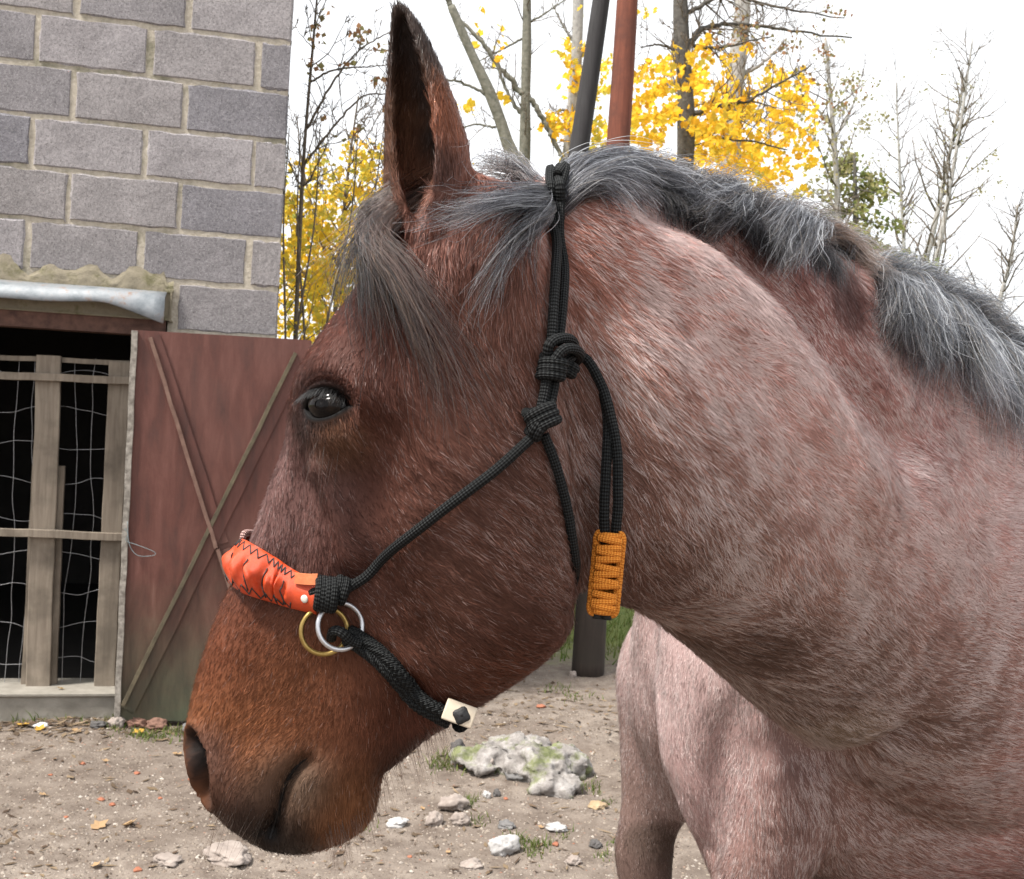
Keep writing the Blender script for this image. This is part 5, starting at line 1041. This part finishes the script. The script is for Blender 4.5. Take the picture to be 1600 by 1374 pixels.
# eyes
meye, n_, p_ = mat_new('eye_glass'); v_ = texco(n_, 'Generated')
p_.inputs['Base Color'].default_value = (.004, .003, .003, 1); p_.inputs['Roughness'].default_value = .05; p_.inputs['Coat Weight'].default_value = .0; p_.inputs['Coat Roughness'].default_value = .02; p_.inputs['Specular IOR Level'].default_value = .13
miris, n_, p_ = mat_new('eye_iris'); tx = noise_t(n_, texco(n_), 300, 4)
rr_ = ramp(n_, tx.outputs[0], [(.3, (.004, .003, .003)), (.7, (.012, .008, .006))]); n_.links.new(rr_.outputs[0], p_.inputs['Base Color']); p_.inputs['Roughness'].default_value = .1; p_.inputs['Specular IOR Level'].default_value = .13
mlid = simple('eyelid_skin', (.010, .009, .009), (.028, .024, .023), 260, .42, .4, .0008)
for sg in (1, -1):
    def M_(v): return v if sg > 0 else v - 2 * HNn * v.dot(HNn)
    c0 = EYE if sg > 0 else mirror(EYE); X, Y, Nn = M_(ex), M_(ey), M_(EN)
    cE = c0 - Nn * .0235
    th = np.linspace(0, pi, 25); phs = np.linspace(0, 2 * pi, 40, endpoint=False); V = []
    for t in th:
        r_ = .0225; bul = .0022 * math.exp(-(t / .55) ** 2)
        for f in phs: V.append(cE + (r_ + bul) * (cos(t) * Nn + sin(t) * (cos(f) * X * 1.08 + sin(f) * Y)))
    eyeo = mesh_np('eye', np.array(V), ring_faces(25, 40), meye, horse)
    # iris ring just under the cornea
    V = []; nr_ = 6
    for k in range(nr_):
        t = .22 + .36 * k / (nr_ - 1)
        for f in phs: V.append(cE + (.0227 + .0022 * math.exp(-(t / .55) ** 2) + .00012) * (cos(t) * Nn + sin(t) * (cos(f) * X * 1.25 + sin(f) * Y * .8)))
    mesh_np('iris', np.array(V), ring_faces(nr_, 40, True, False), miris, eyeo)
    # lids: one soft skin from the almond rim out to the socket
    na, nt_r = 72, 12; aa = np.linspace(0, 2 * pi, na, endpoint=False); ca, sa = np.cos(aa), np.sin(aa); up = sa > 0
    hx = np.where(up, .0122, .0112); xr = .0228 * ca; yr = np.sign(sa) * hx * (1 - np.abs(ca) ** 2.3) - .0035 * ca
    zr = np.sqrt(np.maximum(.0246 ** 2 - (xr * .9) ** 2 - yr ** 2, 0))
    rim = cE + xr[:, None] * X + yr[:, None] * Y + zr[:, None] * Nn; inn = cE + (xr * .93)[:, None] * X + (yr * .80)[:, None] * Y + (zr - .006)[:, None] * Nn
    outr = []
    for c_, s2, u_ in zip(ca, sa, up):
        q_ = c0 + X * .031 * c_ + Y * (.027 if u_ else .024) * s2; loc, nr, i_, d_ = HB.ray_cast(Vector(q_ + Nn * .04), Vector(-Nn)); loc = np.array(loc) if loc is not None else q_; outr.append(loc - Nn * .0008)
    outr = np.array(outr); V = [inn, rim]; colr = [np.tile((.004, .0035, .0035), (na, 1))] * 2; oc = coat_at(outr)[0] * .55
    for k in range(1, nt_r + 1):
        t = k / nt_r; bul = np.where(up, .0036, .0026) * np.sin(pi * t) ** .8 * (.35 + .65 * np.abs(sa)) - np.where(up, .0030, .0012) * np.exp(-((t - .52) / .12) ** 2) * np.abs(sa)
        V.append(rim * (1 - t) + outr * t + bul[:, None] * Nn); f = min(1, max(0, (t - .12) / .5)); colr.append(np.array((.004, .0035, .0035)) * (1 - f) + oc * f)
    lido = mesh_np('eyelid', np.vstack(V), ring_faces(nt_r + 2, na, True, False), msk, horse)
    la_ = lido.data.attributes.new('coat', 'FLOAT_COLOR', 'POINT'); la_.data.foreach_set('color', np.hstack([np.vstack(colr), np.ones((na * (nt_r + 2), 1))]).astype(np.float32).ravel())
    # short hair over the outer lids
    gl = np.random.default_rng(12); nl = 2600; al = gl.random(nl) * na; tl_ = 4 + gl.random(nl) ** .8 * (nt_r - 2.2); VL = np.array(V)
    i0 = al.astype(int) % na; i1 = (i0 + 1) % na; fa = (al % 1)[:, None]; j0 = np.minimum(tl_.astype(int), nt_r); ft = (tl_ % 1)[:, None]
    rtl = (VL[j0, i0] * (1 - fa) + VL[j0, i1] * fa) * (1 - ft) + (VL[np.minimum(j0 + 1, nt_r + 1), i0] * (1 - fa) + VL[np.minimum(j0 + 1, nt_r + 1), i1] * fa) * ft
    dl_ = VL[-1, i0] - VL[1, i0]; dl_ /= np.linalg.norm(dl_, axis=1)[:, None]; dl_ = dl_ * .7 - Y * .5 - X * .3 + gl.normal(size=(nl, 3)) * .15
    sl_ = np.linspace(0, 1, 4)[None, :, None]; Pl = rtl[:, None] + gl.uniform(.0025, .006, (nl, 1, 1)) * (dl_[:, None] * sl_ + Nn * (.35 * sl_ - .1 * sl_ ** 2))
    cl_ = coat_at(rtl)[0] * np.clip((tl_ - 3) / 5, .12, 1)[:, None] * np.exp(gl.normal(0, .25, (nl, 1)))
    strands('lid_hair', Pl, np.array([.00022, .0002, .00016, .00006])[None] * np.ones((nl, 1)), cl_, fur_mat('lid_hair') if sg > 0 else bpy.data.materials['lid_hair'], lido, np.tile(Nn, (nl, 1)) + gl.normal(size=(nl, 3)) * .15)
    # lashes
    g = np.random.default_rng(3); n = 110; u = g.uniform(-.95, .75, n); k = 7; s = np.linspace(0, 1, k)[None, :, None]
    yy = .0125 * (1 - np.abs(u) ** 2.2) - .0035 * u; xx = .0215 * u; zz = np.sqrt(np.maximum(.0245 ** 2 - (xx * .92) ** 2 - yy ** 2, 0)) + .003
    rt = cE + xx[:, None] * X + (yy + .001)[:, None] * Y + zz[:, None] * Nn
    L = g.uniform(.010, .019, (n, 1, 1)); dv = Nn * .85 + (u[:, None] * .35 + g.normal(size=(n, 1)) * .15) * X
    P = rt[:, None] + L * (dv[:, None] * s + Y * (.15 * s - .75 * s ** 2))
    strands('eyelashes', P, np.full((n, k), .00016) * np.linspace(1, .4, k)[None], np.full((n, 3), .006) * g.uniform(.5, 3, (n, 1)), MANE, horse)
# beard and whiskers
g = np.random.default_rng(9); wl = []
def whisk(px, py, d, L, curl=.1):
    p = hit(px, py); v = np.array(at(px + d[0] * 10, py + d[1] * 10, 1.) - at(px, py, 1.)); v /= np.linalg.norm(v)
    v = v + np.array(-HN) * -.25 + g.normal(size=3) * .12; s = np.linspace(0, 1, 8)[:, None]
    return p + L * (v * s + np.array((0, 0, -curl)) * s ** 2)
for _ in range(150):
    t = g.random(); px = 500 + 200 * t + g.normal() * 10; py = np.interp(px, [480, 540, 575, 600, 640, 690, 720], [1316, 1302, 1275, 1225, 1180, 1142, 1125]) - g.uniform(4, 26)
    wl.append(whisk(px, py, (.35, 1), g.uniform(.012, .042)))
for _ in range(26): wl.append(whisk(g.uniform(330, 440), g.uniform(1215, 1292), (-.5, 1), g.uniform(.02, .05), .3))
for _ in range(10): wl.append(whisk(g.uniform(480, 540), g.uniform(672, 720), (-.1, 1), g.uniform(.02, .05), .2))
P = np.array(wl); strands('whiskers', P, np.full(P.shape[:2], .00015) * np.linspace(1, .35, 8)[None], np.array((.020, .012, .009)) * g.uniform(.3, 3, (len(P), 1)), MANE, horse)
# tail
gs = [cr([bf(1.66, sd_, 1.20), bf(1.76, sd_ * 1.5, 1.18), bf(1.80, sd_ * 2, .95), bf(1.80, sd_ * 2, .6), bf(1.78, sd_ * 1.5, .25)], 10) for sd_ in (-.03, 0, .03)]
tl = []; tuft(tl, gs, 2500, .012, .01, (.5, 1.1)); build_tufts('tail', tl, MANE, horse)

# mouth: dark tubes standing in for the shade in its crease
mcrease = simple('mouth_crease_shade', (.006, .005, .005), (.014, .012, .011), 200, .5, .4, .0008); mcrease.node_tree.nodes['Principled BSDF'].inputs['Specular IOR Level'].default_value = .15
for sg in (0, 1):
    Pm = np.array([hit(*p, -.0004) for p in cr([(482, 1184), (470, 1192), (455, 1208), (446, 1226), (440, 1246), (435, 1266), (429, 1286), (424, 1302), (422, 1312)], 40)])
    for _ in range(3): Pm[1:-1] = .25 * Pm[:-2] + .5 * Pm[1:-1] + .25 * Pm[2:]
    if sg: Pm = np.array([mirror(p) for p in Pm])
    V, Fq = tube(Pm, np.interp(np.linspace(0, 1, 40), [0, .2, .7, 1], [.0003, .0012, .0016, .0022]), 8); mesh_np('mouth_seam', V, Fq, mcrease, horse)
# ------------------------------------------------------------------ rope halter
def rope_mat(name, base, fleck, scale=1.0):
    """round braided cord: fine diagonal plait in the surface"""
    m, n, p = mat_new(name); uv = texco(n, 'UV')
    sp = N(n, 'ShaderNodeSeparateXYZ'); n.links.new(uv, sp.inputs[0])
    def wave(sign):
        a = N(n, 'ShaderNodeMath', operation='MULTIPLY_ADD'); n.links.new(sp.outputs[1], a.inputs[0]); a.inputs[1].default_value = sign
        n.links.new(sp.outputs[0], a.inputs[2])
        s = N(n, 'ShaderNodeMath', operation='SINE'); n.links.new(a.outputs[0], s.inputs[0]); return s.outputs[0]
    mx = N(n, 'ShaderNodeMath', operation='MULTIPLY'); n.links.new(wave(1.0), mx.inputs[0]); n.links.new(wave(-1.0), mx.inputs[1])
    r = ramp(n, mx.outputs[0], [(.25, base), (.9, fleck)]); 
    mr = N(n, 'ShaderNodeMapRange'); mr.inputs[1].default_value = -1; n.links.new(mx.outputs[0], mr.inputs[0]); n.links.new(mr.outputs[0], r.inputs[0])
    n.links.new(r.outputs[0], p.inputs['Base Color']); p.inputs['Roughness'].default_value = .6; p.inputs['Specular IOR Level'].default_value = .12
    bump(n, p, mx.outputs[0], .8, .0008); return m
MROPE = rope_mat('black_cord', (.003, .003, .0035), (.024, .026, .026))
MORG = rope_mat('orange_cord', (.52, .15, .016), (.76, .30, .05))
def cord(name, P, r, mat, parent, seg=12, closed=False):
    V, Fq = tube(P, r, seg, closed); o = mesh_np(name, V, Fq, mat, parent)
    n = len(P); Ls = np.concatenate([[0], np.cumsum(np.linalg.norm(np.diff(np.asarray(P), axis=0), axis=1))])
    uv = o.data.uv_layers.new(name='UVMap'); vi = np.empty(len(o.data.loops), int); o.data.loops.foreach_get('vertex_index', vi)
    rr = float(np.mean(r)); u = Ls[vi // seg] / (rr * .95) * 4.5; v = (vi % seg) / seg * 2 * pi * 6
    # close the seam round the tube
    ls = np.empty(len(o.data.polygons), int); o.data.polygons.foreach_get('loop_start', ls); lt = np.empty(len(o.data.polygons), int); o.data.polygons.foreach_get('loop_total', lt)
    for a, k in zip(ls, lt):
        if k == 4 and v[a:a + 4].max() - v[a:a + 4].min() > 6 * pi: 
            q = v[a:a + 4]; q[q < 3 * pi] += 12 * pi; v[a:a + 4] = q
    uv.data.foreach_set('uv', np.stack([u, v], 1).astype(np.float32).ravel()); return o
def surf(pxs, n, off):
    Pp = cr(pxs, n); of = np.interp(np.linspace(0, 1, n), np.linspace(0, 1, len(np.atleast_1d(off))), np.atleast_1d(off))
    P = np.array([hit(p[0], p[1], o) for p, o in zip(Pp, of)])
    for _ in range(4): P[1:-1] = .25 * P[:-2] + .5 * P[1:-1] + .25 * P[2:]
    return P
def snap(P, off):
    out = []
    for p in P:
        loc, nr, i, d = HB.find_nearest(Vector(p)); out.append(np.array(loc + nr * off))
    out = np.array(out)
    for _ in range(3): out[1:-1] = .25 * out[:-2] + .5 * out[1:-1] + .25 * out[2:]
    return out
halter = empty('rope_halter', tuple(hp(852, 575)))
tag(halter, 'black rope halter with orange noseband and braided orange toggle on the horse head', 'halter')
RR = .0043
def both(near, off, nmid=14):
    """near-side path from the top down, carried over the poll to the far side"""
    far = np.array([mirror(p) for p in near]); mid = np.array([near[0] * (1 - t) + far[0] * t for t in np.linspace(0, 1, nmid + 2)[1:-1]])
    mid = snap(mid + UP * .05 * np.sin(np.linspace(0, pi, nmid))[:, None], off)
    P = np.vstack([near[::-1], mid, far])
    for _ in range(6): P[1:-1] = .25 * P[:-2] + .5 * P[1:-1] + .25 * P[2:]
    return P
for xs in (((860, 305), (856, 360), (853, 420), (851, 480), (849, 540)), ((874, 300), (871, 360), (867, 420), (863, 480), (858, 540))):
    cord('crown_rope', both(surf(xs, 40, (.012, .010, .009, .009)), .014), RR, MROPE, halter)
cord('crown_rope', surf([(866, 300), (880, 286), (876, 300), (868, 320)], 14, (.020, .019, .018, .014)), RR, MROPE, halter)
def loopknot(name, px, py, ang, w, h, turns, r=RR, off=.012, tilt=.35):
    """coils of cord laid side by side round a core"""
    c = hit(px, py, off); N_ = (np.array(CAM) - c); N_ /= np.linalg.norm(N_)
    r_ = np.array(CROT @ Vector((1, 0, 0))); u_ = np.array(CROT @ Vector((0, 1, 0))); A = cos(ang) * r_ + sin(ang) * u_; Bv = np.cross(N_, A)
    t = np.linspace(0, 1, 26 * turns); a = 2 * pi * turns * t
    P = c + A * ((t - .5) * h + tilt * .004 * np.sin(a))[:, None] + Bv * (w * np.cos(a))[:, None] + N_ * (w * .72 * np.sin(a))[:, None]
    return cord(name, P, r, MROPE, halter)
# upper loop knot
cord('knot', surf([(842, 560), (838, 542), (850, 532), (864, 536), (868, 556), (858, 572)], 26, (.012, .017, .018, .018, .016, .012)), RR, MROPE, halter)
cord('knot', surf([(846, 590), (844, 568), (850, 550), (862, 552), (874, 566), (882, 574)], 26, (.010, .018, .022, .024, .020, .014)), RR, MROPE, halter)
loopknot('knot', 848, 578, radians(78), .0085, .016, 3, off=.012)
loopknot('knot', 866, 576, radians(60), .0075, .010, 2, off=.010)
for dx in (-5, 6): cord('cheek_rope', surf([(849 + dx, 585), (847 + dx, 610), (842 + dx, 640), (838 + dx, 665)], 18, .009), RR, MROPE, halter)
loopknot('knot', 835, 655, radians(112), .0105, .017, 3, off=.013)
loopknot('knot', 833, 668, radians(140), .0085, .008, 2, off=.012)
nearck = surf([(832, 678), (808, 702), (770, 738), (700, 792), (640, 842), (585, 886), (545, 916)], 70, .008)
cord('cheek_rope', nearck, RR, MROPE, halter); cord('cheek_rope', np.array([mirror(p) for p in nearck]), RR, MROPE, halter)
th = surf([(842, 680), (856, 720), (868, 762), (880, 810), (889, 860), (894, 890), (897, 905), (900, 925)], 64, (.008, .008, .007, .005, .004, .001, -.008))
far = np.array([mirror(p) for p in th]); mid = np.array([th[-1] * (1 - t) + far[-1] * t + np.array((.0, 0, .0)) * sin(pi * t) for t in np.linspace(0, 1, 14)[1:-1]])
cord('throat_rope', np.vstack([th, mid, far[::-1]]), RR * .95, MROPE, halter)
# tail of the tie, doubled, with its orange toggle
cord('tail_rope', surf([(876, 566), (896, 558), (918, 572), (936, 606), (946, 650), (951, 700), (952, 750), (951, 800), (949, 830)], 70, (.016, .014, .014, .018, .022, .024, .026)), RR * 1.05, MROPE, halter)
cord('tail_rope', surf([(940, 618), (944, 650), (941, 700), (937, 750), (934, 790), (934, 830)], 50, (.010, .012, .018, .022, .024, .026)), RR * 1.05, MROPE, halter)
TC0 = hit(943, 822, .026); TC1 = np.array(at(942, 953, TC0[1] - .004))
tn_ = (np.array(CAM) - TC0); tn_ /= np.linalg.norm(tn_); ta = TC1 - TC0; tL = np.linalg.norm(ta); ta /= tL; tb = np.cross(ta, tn_); tb /= np.linalg.norm(tb); tn_ = np.cross(tb, ta)
tog = empty('toggle'); tog.parent = halter; tog.matrix_parent_inverse = parent_inv(halter); tog.location = (0, 0, 0)
rows = 11; g = np.random.default_rng(2)
for k in range(rows):
    s0 = (k + .5) / rows * tL; c = TC0 + ta * s0; sg = 1 if k % 2 else -1
    for fb in (1, -1):
        w = .0098 * g.uniform(.94, 1.06); x = np.linspace(-1, 1, 12)
        P = c + tb * (x * w)[:, None] + tn_ * (fb * .0078 * (1 - .42 * x ** 2))[:, None] + ta * (sg * x * .0012 + .0012 * g.normal())[:, None]
        cord('weave', P, .0034, MORG, halter, 10)
    for sd_ in (-1, 1):
        a = np.linspace(-1.9, 1.9, 12); P = c + ta * (np.sin(a) * .0062)[:, None] + tb * (sd_ * (.0085 + .0028 * np.cos(a)))[:, None] + tn_ * (g.normal() * .001)
        cord('weave', P, .0032, MORG, halter, 10)
bpy.data.objects.remove(tog)
for e, sgn in ((TC0, -1), (TC1, 1)):
    P = e + ta * (sgn * .001) + tb * (np.cos(np.linspace(0, 2 * pi, 20, endpoint=False)) * .0075)[:, None] + tn_ * (np.sin(np.linspace(0, 2 * pi, 20, endpoint=False)) * .0065)[:, None]
    cord('weave', P, .0032, MORG, halter, 10, True)
for dx in (-.004, .004): cord('rope_end', np.array([TC1 + tb * dx - ta * .004 + ta * t for t in np.linspace(0, .012, 5)]), .0042, simple('burnt_end', (.006, .006, .006)), halter, 10)
# noseband: gathered orange fabric
mfab, n_, p_ = mat_new('orange_fabric'); v_ = texco(n_)
w1 = N(n_, 'ShaderNodeTexWave'); w1.inputs['Scale'].default_value = 420; n_.links.new(v_, w1.inputs['Vector'])
w2 = N(n_, 'ShaderNodeTexWave', bands_direction='Z'); w2.inputs['Scale'].default_value = 420; n_.links.new(v_, w2.inputs['Vector'])
cl = noise_t(n_, v_, 60, 4); r_ = ramp(n_, cl.outputs[0], [(.3, (.44, .040, .006)), (.7, (.52, .056, .008))]); n_.links.new(r_.outputs[0], p_.inputs['Base Color'])
ad = N(n_, 'ShaderNodeMath', operation='ADD'); n_.links.new(w1.outputs[1], ad.inputs[0]); n_.links.new(w2.outputs[1], ad.inputs[1]); bump(n_, p_, ad.outputs[0], .35, .0004); p_.inputs['Roughness'].default_value = .5
nt_ = [hit(506, 906, .010), hit(474, 888, .012), hit(440, 868, .014), hit(412, 850, .016), hp(372, 836) + HNn * .012]
nb_ = [hit(503, 956, .010), hit(470, 951, .012), hit(432, 944, .014), hit(396, 928, .016), hp(354, 897) + HNn * .012]
nt_[-1] = hp(390, 838) + HNn * .018; nb_[-1] = hp(366, 902) + HNn * .018
TT = cr(nt_ + [mirror(p) for p in nt_[::-1]], 150); BB = cr(nb_ + [mirror(p) for p in nb_[::-1]], 150)
ctrN = hp(470, 930); nv = 34; VV = np.zeros((150, nv, 3)); g = np.random.default_rng(6)
vs = np.linspace(0, 1, nv); us = np.arange(150)
def crumple(u, v):
    s = 0
    for fu, fv, ph, am in ((.42, 1.5, .3, 1.), (.83, -3.2, 1.7, .55), (1.35, 4.5, 4.1, .3), (.27, 2.2, 2.2, .8)):
        s += am * abs(math.sin(fu * u + fv * v * 2 + ph))
    return s / 2.0
for i in range(150):
    tgt = TT[i] - BB[i]; out = (TT[i] + BB[i]) / 2 - ctrN; out -= HNn * 0; out /= np.linalg.norm(out)
    near_n = np.array(HB.find_nearest(Vector((TT[i] + BB[i]) / 2))[1]); out = .35 * out + .65 * near_n; out /= np.linalg.norm(out)
    e = min(i, 149 - i) / 75.; ruff = np.clip((e - .16) * 6, 0, 1)
    for j, v in enumerate(vs):
        fr = np.clip((e - .72) / .2, 0, 1); puff = (.009 - .006 * fr) * math.sin(pi * v) ** .6; m = math.exp(-((v - .58) / .27) ** 2)
        rf = ruff * m * ((.0105 - .006 * fr) * (abs(math.cos(pi * (i - 14) / 9. + .7 * math.sin(4 * v + i * .05))) ** .8 - .55) + .006 * (crumple(i, v) - .5))
        VV[i, j] = TT[i] * (1 - v) + BB[i] * v + out * (puff + rf) + (TT[i] - BB[i]) * (ruff * m * .05 * math.sin(i * .55 + v * 3))
# inner face
IN = np.zeros((150, nv, 3))
for i in range(150):
    for j, v in enumerate(vs): IN[i, j] = TT[i] * (1 - v) + BB[i] * v
ring = np.concatenate([VV, IN[:, ::-1]], 1).reshape(-1, 3)
band = mesh_np('noseband', ring, ring_faces(150, nv * 2), mfab, halter)
mth = simple('black_thread', (.008, .006, .006), (.02, .016, .015), 200, .6)
ths = MB()
zz = []
for k in range(64):
    i = 6 + k * 138. / 63; j = 1 if k % 2 else 6; q = VV[int(i), j]; i0 = int(i); o = VV[i0, j] - IN[i0, j]; o /= np.linalg.norm(o) + 1e-9; zz.append(q + o * .0005)
ths.tube(np.vstack([np.linspace(a, b, 5)[:-1] for a, b in zip(zz, zz[1:])]), .0006, 6)
zz = []
for k in range(44):
    i0 = int(14 + k * 122. / 43); j = nv - 2 if k % 2 else nv - 7; o = VV[i0, j] - IN[i0, j]; o /= np.linalg.norm(o) + 1e-9; zz.append(VV[i0, j] + o * .0005)
ths.tube(np.vstack([np.linspace(a, b, 5)[:-1] for a, b in zip(zz, zz[1:])]), .0006, 6)
for i0 in [int(18.5 + 9 * k) for k in range(13)]:
    P = []
    for j in range(10, nv - 3):
        ii = int(np.clip(i0 + 2.2 * math.sin((j - 10) / 21. * pi), 0, 149)); o = VV[ii, j] - IN[ii, j]; o /= np.linalg.norm(o) + 1e-9; P.append(VV[ii, j] + o * .0012)
    P = np.array(P)
    for _ in range(5): P[1:-1] = .25 * P[:-2] + .5 * P[1:-1] + .25 * P[2:]
    ths.tube(np.array(P), .0006, 6)
ths.build('stitching', mth, band)
mwht = simple('off_white', (.5, .47, .42), (.58, .55, .5), 90, .45, .15, .0005)
def disc(name, c, nrm, r, h, mat, parent, seg=24):
    nrm = np.asarray(nrm) / np.linalg.norm(nrm); u = np.cross(nrm, UP); u /= np.linalg.norm(u); v = np.cross(nrm, u); V = []
    for rr, hh in ((r, 0), (r, h * .7), (r * .8, h), (r * .3, h * 1.1), (.00001, h * 1.1)):
        for a in np.linspace(0, 2 * pi, seg, endpoint=False): V.append(c + rr * (cos(a) * u + sin(a) * v) + nrm * hh)
    return mesh_np(name, np.array(V), ring_faces(5, seg), mat, parent)
BVN = BVHTree.FromPolygons(ring.tolist(), ring_faces(150, nv * 2))
def hitb(px, py):
    d = ray(px, py).normalized(); loc, nr, i, t = BVN.ray_cast(CAM, d)
    if loc is None: return hit(px, py, .02), -np.array(d)
    if nr.dot(d) > 0: nr = -nr
    return np.array(loc), np.array(nr)
c, nr = hitb(476, 936); disc('rivet', c - nr * .0004, nr, .0034, .0016, mwht, band)
# tan tab where the band ends
mtan = simple('orange_leather', (.46, .13, .05), (.55, .18, .07), 80, .6)
P = surf([(486, 902), (500, 902), (512, 900)], 8, .018); V = []
for p in P: V += [p + UP * .0055, p + UP * .0055 - HNn * -.002, p - UP * .0035 + HNn * .002, p - UP * .0035]
mesh_np('end_tab', np.array(V), ring_faces(8, 4), mtan, halter, False)
# peppered cord at the top of the band
cord('edge_cord', cr([hp(384, 846) + HNn * .010, hp(386, 832) + HNn * .006, hp(394, 836) - HNn * .01, mirror(hp(384, 846) + HNn * .010)], 24), .0028, rope_mat('pepper_cord', (.05, .02, .02), (.75, .5, .45)), halter)
# coils and rings
loopknot('noseband_knot', 522, 922, radians(-8), .0115, .016, 4, r=.0040, off=.016, tilt=.2)
loopknot('noseband_knot', 540, 918, radians(-20), .0085, .010, 2, r=.0040, off=.012, tilt=.2)
cord('noseband_knot', surf([(500, 922), (512, 918), (545, 914), (556, 904)], 16, (.014, .014, .012, .008)), RR, MROPE, halter)
def ring_at(name, px, py, rad, r, mat, yaw, off):
    c = hit(px, py, off); nrm = np.array(CAM) - c; nrm /= np.linalg.norm(nrm); nrm = nrm + yaw[0] * np.array((1., 0, 0)) + yaw[1] * UP; nrm /= np.linalg.norm(nrm)
    u = np.cross(nrm, UP); u /= np.linalg.norm(u); v = np.cross(nrm, u); a = np.linspace(0, 2 * pi, 56, endpoint=False)
    V, Fq = tube(c + rad * (np.cos(a)[:, None] * u + np.sin(a)[:, None] * v), r, 12, True); return mesh_np(name, V, Fq, mat, halter)
msil = simple('steel_ring', (.42, .42, .44), (.56, .56, .58), 120, .34, .1, .0003, .9); mbra = simple('brass_ring', (.26, .17, .05), (.40, .28, .10), 120, .36, .1, .0003, .9)
ring_at('ring', 513, 980, .0192, .0021, mbra, (.12, -.05), .010)
ring_at('ring', 538, 971, .0192, .0021, msil, (.35, .1), .012)
# chin strap: two rows of plaited black cord, mirrored under the chin
def plait(pxs, n, off, w, name):
    c = surf(pxs, n, off); allp = [c, np.array([mirror(p) for p in c])]
    for P in allp:
        T, U, Nn = frames(P); s = np.linspace(0, 1, n); L = np.sum(np.linalg.norm(np.diff(P, axis=0), axis=1))
        nrm = np.array([np.array(HB.find_nearest(Vector(p))[1]) for p in P]); side = np.cross(T, nrm); side /= np.linalg.norm(side, axis=1)[:, None]
        for k in range(4):
            a = s * L / .0125 * 2 * pi + k * pi / 2
            cord(name, P + side * (w * np.sin(a))[:, None] + nrm * (.0028 * np.sin(2 * a) )[:, None], .0036, MROPE, halter, 8)
plait([(548, 988), (575, 1005), (600, 1026), (630, 1056), (660, 1088), (700, 1112)], 110, .008, .0062, 'chin_strap')
P = surf([(524, 990), (530, 974), (545, 976), (556, 992), (570, 1000)], 20, (.012, .018, .02, .016, .012)); cord('chin_strap', P, RR, MROPE, halter)
a_, b_2 = hit(712, 1116, .006), mirror(hit(712, 1116, .006)); mid = snap(np.array([a_ * (1 - t) + b_2 * t for t in np.linspace(0, 1, 16)]) + np.array((.03, 0, -.05)), .006)
cord('chin_strap', mid, .0075, MROPE, halter)
# pale square buckle with a black stud
c = np.array(at(718, 1115, hit(705, 1098)[1] - .012)); nrm = np.array(CAM) - c; nrm /= np.linalg.norm(nrm); nrm = nrm + np.array((.12, 0, -.05)); nrm /= np.linalg.norm(nrm)
ax = np.array(at(760, 1126, 1.) - at(716, 1110, 1.)); ax -= nrm * ax.dot(nrm); ax /= np.linalg.norm(ax); ay = np.cross(nrm, ax)
bm = bmesh.new(); bmesh.ops.create_cube(bm, size=1.0)
for v in bm.verts: v.co = Vector(c + ax * v.co.x * .027 + ay * v.co.y * .018 + nrm * v.co.z * .003)
bmesh.ops.bevel(bm, geom=bm.edges[:], offset=.0014, segments=2, profile=.6, affect='EDGES')
mesh_bm('buckle', bm, simple('bone_plastic', (.48, .40, .30), (.58, .51, .41), 60, .5, .2, .0005), halter, True)
cc_ = c + ax * .002 - ay * .001 + nrm * .0012
sp = []
for t in np.linspace(0, pi / 2, 8):
    for f in np.linspace(0, 2 * pi, 20, endpoint=False): sp.append(cc_ + (.0072 * sin(t) * (cos(f) * ax + sin(f) * ay) * (1 + .12 * cos(4 * f)) + .0028 * cos(t) * nrm) if t > 0 else cc_ + nrm * .0028)
mesh_np('stud', np.array(sp), ring_faces(8, 20), simple('black_rubber', (.004, .004, .004), (.008, .008, .009), 200, .6), halter)
